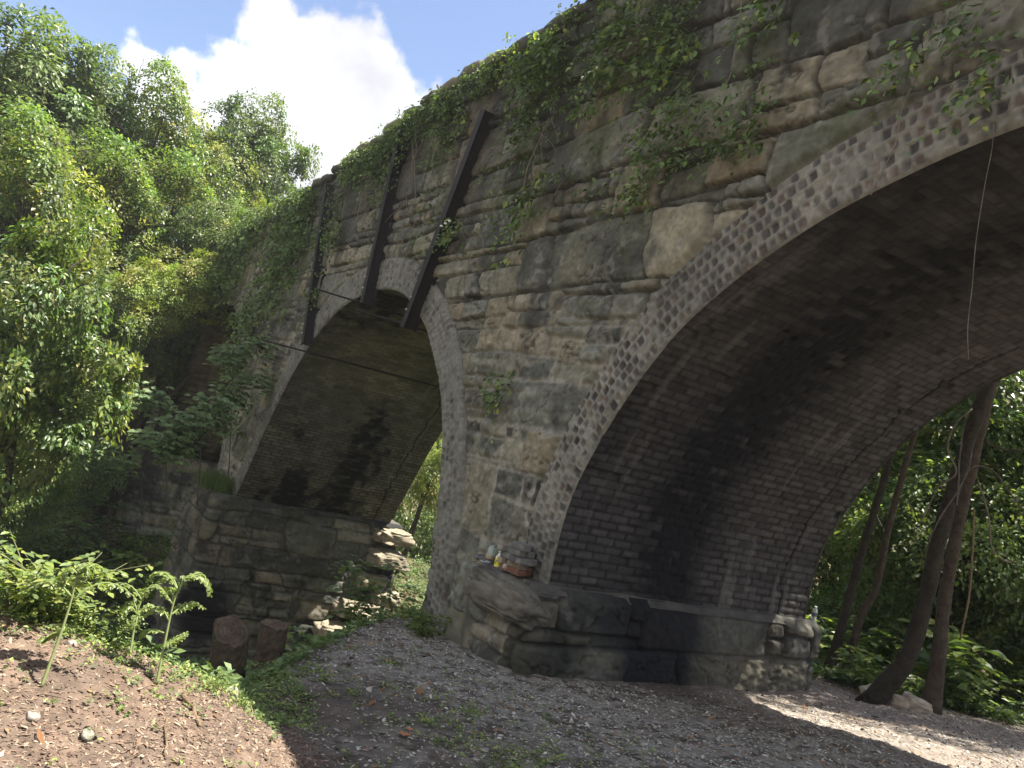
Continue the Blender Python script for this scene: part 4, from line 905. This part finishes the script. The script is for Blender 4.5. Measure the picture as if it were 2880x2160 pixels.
# ------------------------------------------------------------------ stumps
def stump(label, pxb, pxt, d, r, seed, cutn, bark, top):
    b = at(*pxb, d); tpt = at(*pxt, d); t = empty('tree_stump', tuple(b), label, 'stump', 'tree stumps behind the bank')
    r2 = RS(seed); ax = tpt-b; n = 30; m = 24; V = []; cutn = np.array(cutn, float); cutn /= np.linalg.norm(cutn); cc = []
    lob = [1+.09*math.sin(2*2*math.pi*k/n+seed)+.05*math.sin(5*2*math.pi*k/n)+r2.uniform(-.02, .02) for k in range(n)]
    prof = np.linspace(0, 1, m)
    for i, f in enumerate(prof):
        for k in range(n):
            a = 2*math.pi*k/n; rad = r*(1.18-.2*min(f*2, 1))*lob[k]*(1+.02*r2.uniform(-1, 1)); h = np.array([math.cos(a)*rad, math.sin(a)*rad, 0])
            H = ax[2]-(h@cutn)/cutn[2]+r2.uniform(-.006, .006)
            V.append(h+[ax[0]*f, ax[1]*f, H*f]); cc.append(np.array(bark)*r2.uniform(.6, 1.3))
    F = [[i*n+k, i*n+(k+1) % n, (i+1)*n+(k+1) % n, (i+1)*n+k] for i in range(m-1) for k in range(n)]
    mesh_obj('bark', np.array(V), np.array(F), M_bark, t, np.array(cc))
    V2 = []; C2 = []; rings = 12
    for i in range(rings+1):
        for k in range(n):
            p = np.array(V[(m-1)*n+k]); c0 = np.array([ax[0], ax[1], ax[2]]); f = i/rings; V2.append(c0+(p-c0)*f+[0, 0, .006*r2.uniform(-1, 1)+(.012 if i == rings else 0)*0+.003]); C2.append(np.array(top)*(1-.25*(i % 3 == 0))*r2.uniform(.85, 1.15))
    F2 = [[i*n+k, i*n+(k+1) % n, (i+1)*n+(k+1) % n, (i+1)*n+k] for i in range(rings) for k in range(n)]
    mesh_obj('cut_face', np.array(V2), np.array(F2), M_bark, t, np.array(C2))
    return t
toc = CAM-at(640, 1780, 6.3)
stump('larger stump with a slanting oval saw cut facing the camera, left one of the two', (625, 1985), (650, 1775), 6.3, .118, 5, (.6, .0, .85), (.07, .056, .038), (.115, .088, .062))
stump('darker broken topped stump with splintered rim, right one of the two', (745, 1925), (772, 1757), 6.8, .10, 6, (.12, -.05, 1), (.075, .058, .04), (.14, .105, .07))
sp = MB(); q0 = at(770, 1757, 6.8)

# ------------------------------------------------------------------ bricks, bottles and litter on the near pier ledge
LZ = .0
def brick(label, p, rot, c, dim=(.185, .088, .053), seed=0):
    r2 = RS(seed); nx, ny, nz = 7, 4, 3; me = MB()
    import bmesh
    bm = bmesh.new(); bmesh.ops.create_cube(bm, size=1)
    bmesh.ops.scale(bm, vec=dim, verts=bm.verts); bmesh.ops.bevel(bm, geom=list(bm.edges), offset=.006, segments=2, affect='EDGES')
    bmesh.ops.subdivide_edges(bm, edges=list(bm.edges), cuts=2, use_grid_fill=True)
    for v in bm.verts: v.co += type(v.co)((r2.uniform(-.0018, .0018), r2.uniform(-.0018, .0018), r2.uniform(-.0018, .0018)))
    m = bpy.data.meshes.new('brick'); bm.to_mesh(m); bm.free(); a = m.color_attributes.new('Col', 'FLOAT_COLOR', 'POINT')
    V = np.array([v.co[:] for v in m.vertices]); cc = np.array(c)*(1+.35*fbm(V[:, 0]*20+seed, V[:, 1]*20+V[:, 2]*25, seed, 3)[:, None])
    w = sst(.1, .5, fbm(V[:, 0]*14+seed*3, V[:, 2]*14+V[:, 1]*9, seed+4, 3)); cc = mixc(cc, A(.30, .28, .24), w*.45)
    a.data.foreach_set('color', np.concatenate([cc, np.ones((len(cc), 1))], 1).ravel()); m.materials.append(M_brick)
    o = bpy.data.objects.new('loose_brick', m); C.objects.link(o); o.location = p; o.rotation_euler = (0, 0, rot); tag(o, label, 'brick', 'loose bricks stacked on the pier ledge')
bx, by = -.26, -.22; R0 = math.radians(8); GREY = (.17, .165, .155); BRN = (.19, .14, .095); REDB = (.17, .085, .06); CRM = (.30, .24, .16)
def bp(u, v): return (bx+u*math.cos(R0)-v*math.sin(R0), by+u*math.sin(R0)+v*math.cos(R0))
h = .0555; z0 = LZ+.005
SCB = .9
ST = [(.03, 0, 0, 0, REDB, 'dark red brick at the bottom right of the stack'), (-.16, .0, 0, .0, (.26, .14, .09), 'orange red brick at the bottom left of the stack'),
      (.03, 0, 1, .03, BRN, 'brown brick in the second layer of the stack, on the right'), (-.15, .01, 1, 1.57, CRM, 'cream ended brick in the second layer, beside the yellow bottle'),
      (.05, .0, 2, 1.57, (.10, .095, .09), 'dark grey brick end in the third layer'), (.145, .0, 2, 1.57, (.12, .115, .11), 'dark brick end at the right of the third layer'), (-.11, 0, 2, .0, GREY, 'grey brick in the third layer, on the left'),
      (-.02, 0, 3, .02, (.13, .13, .12), 'grey brick in the fourth layer'), (-.17, .0, 3, 1.57, (.22, .20, .16), 'pale brick end in the fourth layer at the left edge'),
      (.02, .01, 4, -.03, (.14, .135, .13), 'dark topmost brick of the stack'), (-.06, .09, 4, .05, GREY, 'grey brick behind the topmost one')]
for i, (u, v, k, r, c, lab) in enumerate(ST):
    x, y = bp(u*.9, v*.9); brick(lab, (x, y, z0+h*.5+h*k), R0+r, c, seed=30+i)
for i, (u, v, k) in enumerate([(.0, .11, 0), (-.14, .11, 1), (.05, .11, 2), (.0, .105, 3), (.0, .11, 1)]):
    x, y = bp(u*.9, v*.9); brick(['red brick at the back of the bottom layer', 'brown brick at the back of the second layer', 'dark brick at the back of the third layer', 'grey brick at the back of the fourth layer', 'red brown brick behind the second layer'][i], (x, y, z0+h*.5+h*k), R0, [REDB, BRN, GREY, GREY, REDB][i], seed=60+i)
def on_ledge(px, py, y): p = at_y(px, py, y); return p
p = on_ledge(1397, 1594, -.30); lb = empty('pump_bottle', tuple(p), 'small yellow bottle with a white pump top standing by the brick stack', 'bottle')
mb = MB(); mb.lathe([(.026, 0), (.029, .004), (.029, .085), (.026, .098), (.012, .108), (.011, .112)], 20, (0, 0, 0), (.62, .62, .42)); mb.build('body', M_plastic, lb)
mb = MB(); mb.lathe([(.0296, .012), (.0296, .080)], 20, (0, 0, 0), (.72, .66, .05)); mb.F = [f for f in mb.F if len(f) == 4]
mb.build('label_band', M_plastic, lb)
mb = MB(); mb.box((.012, -.0315, .03), (.017, -.0255, .062), (.12, .12, .06)); mb.box((.006, -.0318, .026), (.0085, -.0290, .07), (.2, .2, .08)); mb.build('printed_mark', M_plastic, lb, smooth=False)
mb = MB(); mb.lathe([(.013, .108), (.013, .122), (.006, .124), (.006, .136)], 14, (0, 0, 0), (.8, .8, .78)); mb.box((-.022, -.006, .136), (.010, .006, .145), (.8, .8, .78)); mb.build('pump', M_plastic, lb)
p = on_ledge(1379, 1572, -.20); t = empty('jar', tuple(p), 'clear upturned plastic cup with a brown band at its foot, behind the yellow bottle', 'cup')
mb = MB(); mb.lathe([(.052, .034), (.050, .06), (.043, .10), (.034, .135), (.030, .137), (.041, .10), (.048, .06), (.050, .034)], 24); mb.F = [f for f in mb.F if len(f) == 4]; mb.build('cup', M_clear, t)
mb = MB(); mb.lathe([(.050, 0), (.053, .004), (.053, .030), (.050, .034)], 24, (0, 0, 0), (.30, .22, .12)); mb.build('lid', M_plastic, t)
def scrap(label, p, seed, c1, s=.05):
    r2 = RS(seed); n = 9; X, Yy = np.meshgrid(np.linspace(-1, 1, n), np.linspace(-1, 1, n), indexing='ij')
    Zz = .35*fbm(X*1.5+seed, Yy*1.5, seed, 3)+.3*(X**2)*.6; V = np.stack([X*s*1.3, Yy*s*.6, (Zz+.3)*s], -1)
    cc = np.where((np.abs(X-.1) < .25)[..., None], np.array([.07, .10, .16]), np.array(c1)); o = grid('crumpled_wrapper', V, M_plastic, None, cc)
    md_ = o.modifiers.new('s', 'SOLIDIFY'); md_.thickness = .004; o.location = tuple(p); o.rotation_euler = (0, 0, seed); tag(o, label, 'litter')
scrap('grey crumpled wrapper at the left end of the pier ledge', on_ledge(1342, 1572, -.2), 3, (.20, .21, .22))
scrap('blue and white crumpled wrapper between the cup and the grey one', on_ledge(1364, 1584, -.27), 5, (.50, .54, .60), .045)
blob('pebble', on_ledge(1420, 1592, -.40), (.018, .015, .02), 71, M_stone, None, (.4, .36, .3), n=20).name = 'pebble'
tag(bpy.data.objects['pebble'], 'small pale pebble against the foot of the brick stack', 'pebble')
# water bottle on the far corner of the footing
p = np.array([.02, 3.66, -.05]); t = empty('water_bottle', tuple(p), 'clear plastic water bottle with a dark label on the far corner of the footing', 'bottle')
mb = MB(); mb.lathe([(.026, 0), (.031, .006), (.031, .05), (.028, .056), (.031, .062), (.028, .09), (.031, .10), (.0315, .145), (.026, .175), (.014, .195), (.013, .202)], 20); mb.build('body', M_clear, t)
mb = MB(); mb.lathe([(.0320, .103), (.0320, .140)], 20, (0, 0, 0), (.06, .06, .09)); mb.F = [f for f in mb.F if len(f) == 4]; mb.build('label_band', M_plastic, t)
mb = MB(); mb.lathe([(.0145, .198), (.0145, .212), (.012, .214)], 14, (0, 0, 0), (.75, .76, .76)); mb.build('cap', M_plastic, t)

# ------------------------------------------------------------------ stones, sticks and leaves one can tell apart
for i, (px, py, r, c, lab) in enumerate([(650, 1955, .05, (.30, .26, .21), 'pale flat stone on the rim of the bank'), (90, 2020, .032, (.30, .26, .22), 'pale stone in the mulch at the lower left'), (245, 2070, .028, (.24, .235, .18), 'greenish stone in the mulch'), (200, 1815, .03, (.28, .24, .21), 'pinkish pale stone near the left seedling'), (110, 2078, .022, (.28, .24, .19), 'small pale stone at the bottom left'), (1660, 1905, .10, (.10, .10, .085), 'dark pointed stone against the foot of the pier')]):
    p = onbank(px, py); o = blob('stone', (0, 0, 0), (r, r*.75, r*.55), 110+i, M_stone, None, c, n=28, amp=.3, sq=.8); o.location = tuple(p+[0, 0, r*.15]); tag(o, lab, 'stone', 'single stones on the ground')
for i, (px, py, rx, ry, rz, lab) in enumerate([(2480, 1920, .20, .15, .09, 'pale sunlit rock behind the foot of the curved trunk'), (2575, 1960, .17, .14, .11, 'orange topped rock between the two big trunks'), (2530, 1985, .20, .13, .08, 'layered grey rock in front, between the two big trunks')]):
    p = at(px, py, 10.8); z = gz(p[0], p[1]); o = blob('rock', (0, 0, 0), (rx, ry, rz), 130+i, M_stone, None, (.34, .29, .22), n=50, amp=.3, sq=.7); o.location = (p[0], p[1], z+rz*.35); o.rotation_euler = (.1, .2, i); tag(o, lab, 'rock', 'rocks between the trunks')
def stick(px0, px1, r, lab, c=(.22, .16, .10), k=0):
    a = onbank(*px0); b = onbank(*px1); r2 = RS(k+5); P = limb_pts(a+[0, 0, r], b+[0, 0, r], r2, 7, .04); mb = MB(); mb.tube(P, list(np.linspace(r, r*.6, len(P))), 7, c); o = mb.build('stick', M_bark); tag(o, lab, 'stick', 'sticks on the ground')
stick((515, 1960), (560, 2050), .012, 'brown stick lying on the sunlit bank', k=1)
stick((470, 2020), (465, 2140), .006, 'thin dry twig near the bottom of the bank', k=2)
stick((840, 1975), (900, 1958), .008, 'grey forked stick in the hollow right of the stumps', (.2, .19, .16), 3)
stick((790, 1972), (850, 1985), .006, 'short stick beside the forked one in the hollow', (.2, .18, .14), 4)
def dleaf(px, py, s, lab, c, k):
    p = onbank(px, py); r2 = RS(k); a = np.linspace(0, 2*math.pi, 11)[:-1]; V = [[0, 0, .3*s]]+[[math.cos(q)*s*(1 if i % 2 else .5), math.sin(q)*s*(1 if i % 2 else .5)*.8, r2.uniform(.0, .45)*s] for i, q in enumerate(a)]
    F = [[0, i+1, (i+1) % 10+1] for i in range(10)]; cc = [np.array(c)*r2.uniform(.7, 1.2) for _ in V]; o = mesh_obj('dead_leaf', np.array(V), np.array(F), M_chip, None, np.array(cc), smooth=False); o.location = tuple(p+[0, 0, .005]); tag(o, lab, 'leaf', 'dead leaves one by one')
dleaf(1135, 2070, .055, 'large orange brown leaf in the dark soil hollow', (.34, .16, .08), 1); dleaf(1152, 2055, .035, 'smaller curled orange leaf beside the large one', (.36, .17, .09), 2)
dleaf(985, 1820, .035, 'brown leaf on top of the gravel heap', (.28, .15, .09), 3); dleaf(1090, 1862, .04, 'tan leaf halfway down the gravel heap', (.34, .22, .13), 4)

# ------------------------------------------------------------------ light, sky and clouds
SUN = np.array([.18, .40, 1.]); SUN /= np.linalg.norm(SUN)
el = math.asin(SUN[2]); az = math.atan2(SUN[0], SUN[1])
from mathutils import Vector, Matrix
sl = bpy.data.lights.new('sun', 'SUN'); sl.energy = 5.0; sl.angle = math.radians(.6); sl.color = (1, .94, .84)
so = bpy.data.objects.new('sun', sl); C.objects.link(so); so.location = (5, 10, 25); so.rotation_euler = Vector(-SUN).to_track_quat('-Z', 'Y').to_euler()
w = bpy.data.worlds.new('World'); SC.world = w; w.use_nodes = True; nt = w.node_tree; N = nt.nodes; L = nt.links
bg = N['Background']; sky = N.new('ShaderNodeTexSky'); sky.sky_type = 'NISHITA'; sky.sun_disc = False; sky.sun_elevation = el; sky.sun_rotation = az
sky.air_density = 1.0; sky.dust_density = 1.2; sky.ozone_density = 2.2
tc = N.new('ShaderNodeTexCoord')
nz = N.new('ShaderNodeTexNoise'); nz.inputs['Scale'].default_value = 9; nz.inputs['Detail'].default_value = 8; nz.inputs['Roughness'].default_value = .58
L.new(tc.outputs['Generated'], nz.inputs['Vector'])
CL = [(760, 40, 95), (860, 110, 80), (880, 190, 150), (1000, 190, 150), (1060, 280, 140), (960, 330, 170), (880, 300, 150), (640, 260, 110), (740, 280, 130), (520, 225, 70), (1160, 320, 90), (1230, 300, 60), (930, 450, 170), (1050, 420, 140), (600, 420, 200), (420, 190, 40), (800, 560, 200)]
prev = None
def mth(op, a, b=None, clamp=False):
    m = N.new('ShaderNodeMath'); m.operation = op; m.use_clamp = clamp
    for i, v in enumerate((a, b)):
        if v is None: continue
        if isinstance(v, (int, float)): m.inputs[i].default_value = v
        else: L.new(v, m.inputs[i])
    return m.outputs[0]
for px, py, rp in CL:
    d = ray(px, py); v = N.new('ShaderNodeVectorMath'); v.operation = 'DISTANCE'; v.inputs[1].default_value = tuple(d); L.new(tc.outputs['Generated'], v.inputs[0])
    r = rp/FPX; q = mth('DIVIDE', v.outputs['Value'], r); q = mth('SUBTRACT', 1.0, q); q = mth('MULTIPLY', q, r/.06)
    prev = q if prev is None else mth('MAXIMUM', prev, q)
for dv, r in (((.45, -.75, .48), .75), ((-.2, -.95, .25), .6), ((.9, -.1, .42), .55)):   # unseen clouds added behind the camera as white fill light
    v = N.new('ShaderNodeVectorMath'); v.operation = 'DISTANCE'; v.inputs[1].default_value = tuple(np.array(dv)/np.linalg.norm(dv)); L.new(tc.outputs['Generated'], v.inputs[0])
    q = mth('DIVIDE', v.outputs['Value'], r); q = mth('SUBTRACT', 1.0, q); q = mth('MULTIPLY', q, 5.0); prev = mth('MAXIMUM', prev, q)
nn = mth('SUBTRACT', nz.outputs['Fac'], .5); nn = mth('MULTIPLY', nn, 2.6); fld = mth('ADD', prev, nn)
mr = N.new('ShaderNodeMapRange'); mr.interpolation_type = 'SMOOTHSTEP'; mr.inputs['From Min'].default_value = -.05; mr.inputs['From Max'].default_value = .3; L.new(fld, mr.inputs['Value'])
n2_ = N.new('ShaderNodeTexNoise'); n2_.inputs['Scale'].default_value = 5.5; n2_.inputs['Detail'].default_value = 5; L.new(tc.outputs['Generated'], n2_.inputs['Vector'])
cr = N.new('ShaderNodeMapRange'); cr.inputs['From Min'].default_value = .35; cr.inputs['From Max'].default_value = .65; cr.inputs['To Min'].default_value = .62; cr.inputs['To Max'].default_value = 1.1; L.new(n2_.outputs['Fac'], cr.inputs['Value'])
cv = N.new('ShaderNodeVectorMath'); cv.operation = 'SCALE'; cv.inputs[0].default_value = (4.1, 4.15, 4.4); L.new(cr.outputs[0], cv.inputs['Scale'])
mx = N.new('ShaderNodeMix'); mx.data_type = 'RGBA'; L.new(mr.outputs[0], mx.inputs['Factor']); sv = N.new('ShaderNodeVectorMath'); sv.operation = 'MULTIPLY'; sv.inputs[1].default_value = (.76, .71, .72); L.new(sky.outputs[0], sv.inputs[0]); L.new(sv.outputs[0], mx.inputs[6]); L.new(cv.outputs[0], mx.inputs[7])
L.new(mx.outputs[2], bg.inputs['Color']); bg.inputs['Strength'].default_value = .10

# ------------------------------------------------------------------ thin haze volume, added to lift dark areas in place of veiling glare
hz = MB(); hz.box((-78, -63, -16), (48, 73, 19)); hm = bpy.data.materials.new('haze'); hm.use_nodes = True; hn = hm.node_tree
hn.nodes.remove(hn.nodes['Principled BSDF']); pv_ = hn.nodes.new('ShaderNodeVolumePrincipled'); pv_.inputs['Color'].default_value = (.93, .95, 1, 1); pv_.inputs['Density'].default_value = .0007; pv_.inputs['Anisotropy'].default_value = .3
hn.links.new(pv_.outputs[0], hn.nodes['Material Output'].inputs['Volume']); ho = hz.build('haze', hm, smooth=False); ho['kind'] = 'stuff'; ho['label'] = 'thin pale haze added to lift the shadows'; ho['category'] = 'haze'
# ------------------------------------------------------------------ camera
cd = bpy.data.cameras.new('camera'); co = bpy.data.objects.new('camera', cd); C.objects.link(co); SC.camera = co
cd.sensor_width = 36; cd.lens = FPX/2880*36; cd.clip_start = .05; cd.clip_end = 500
co.matrix_world = Matrix(((R_[0], U_[0], -F_[0], CAM[0]), (R_[1], U_[1], -F_[1], CAM[1]), (R_[2], U_[2], -F_[2], CAM[2]), (0, 0, 0, 1)))
SC.view_settings.view_transform = 'Standard'; SC.view_settings.look = 'None'; SC.view_settings.gamma = 1; SC.view_settings.exposure = 1.72
SC.cycles.use_denoising = True
SC.cycles.max_bounces = 6; SC.cycles.diffuse_bounces = 4; SC.cycles.transparent_max_bounces = 6
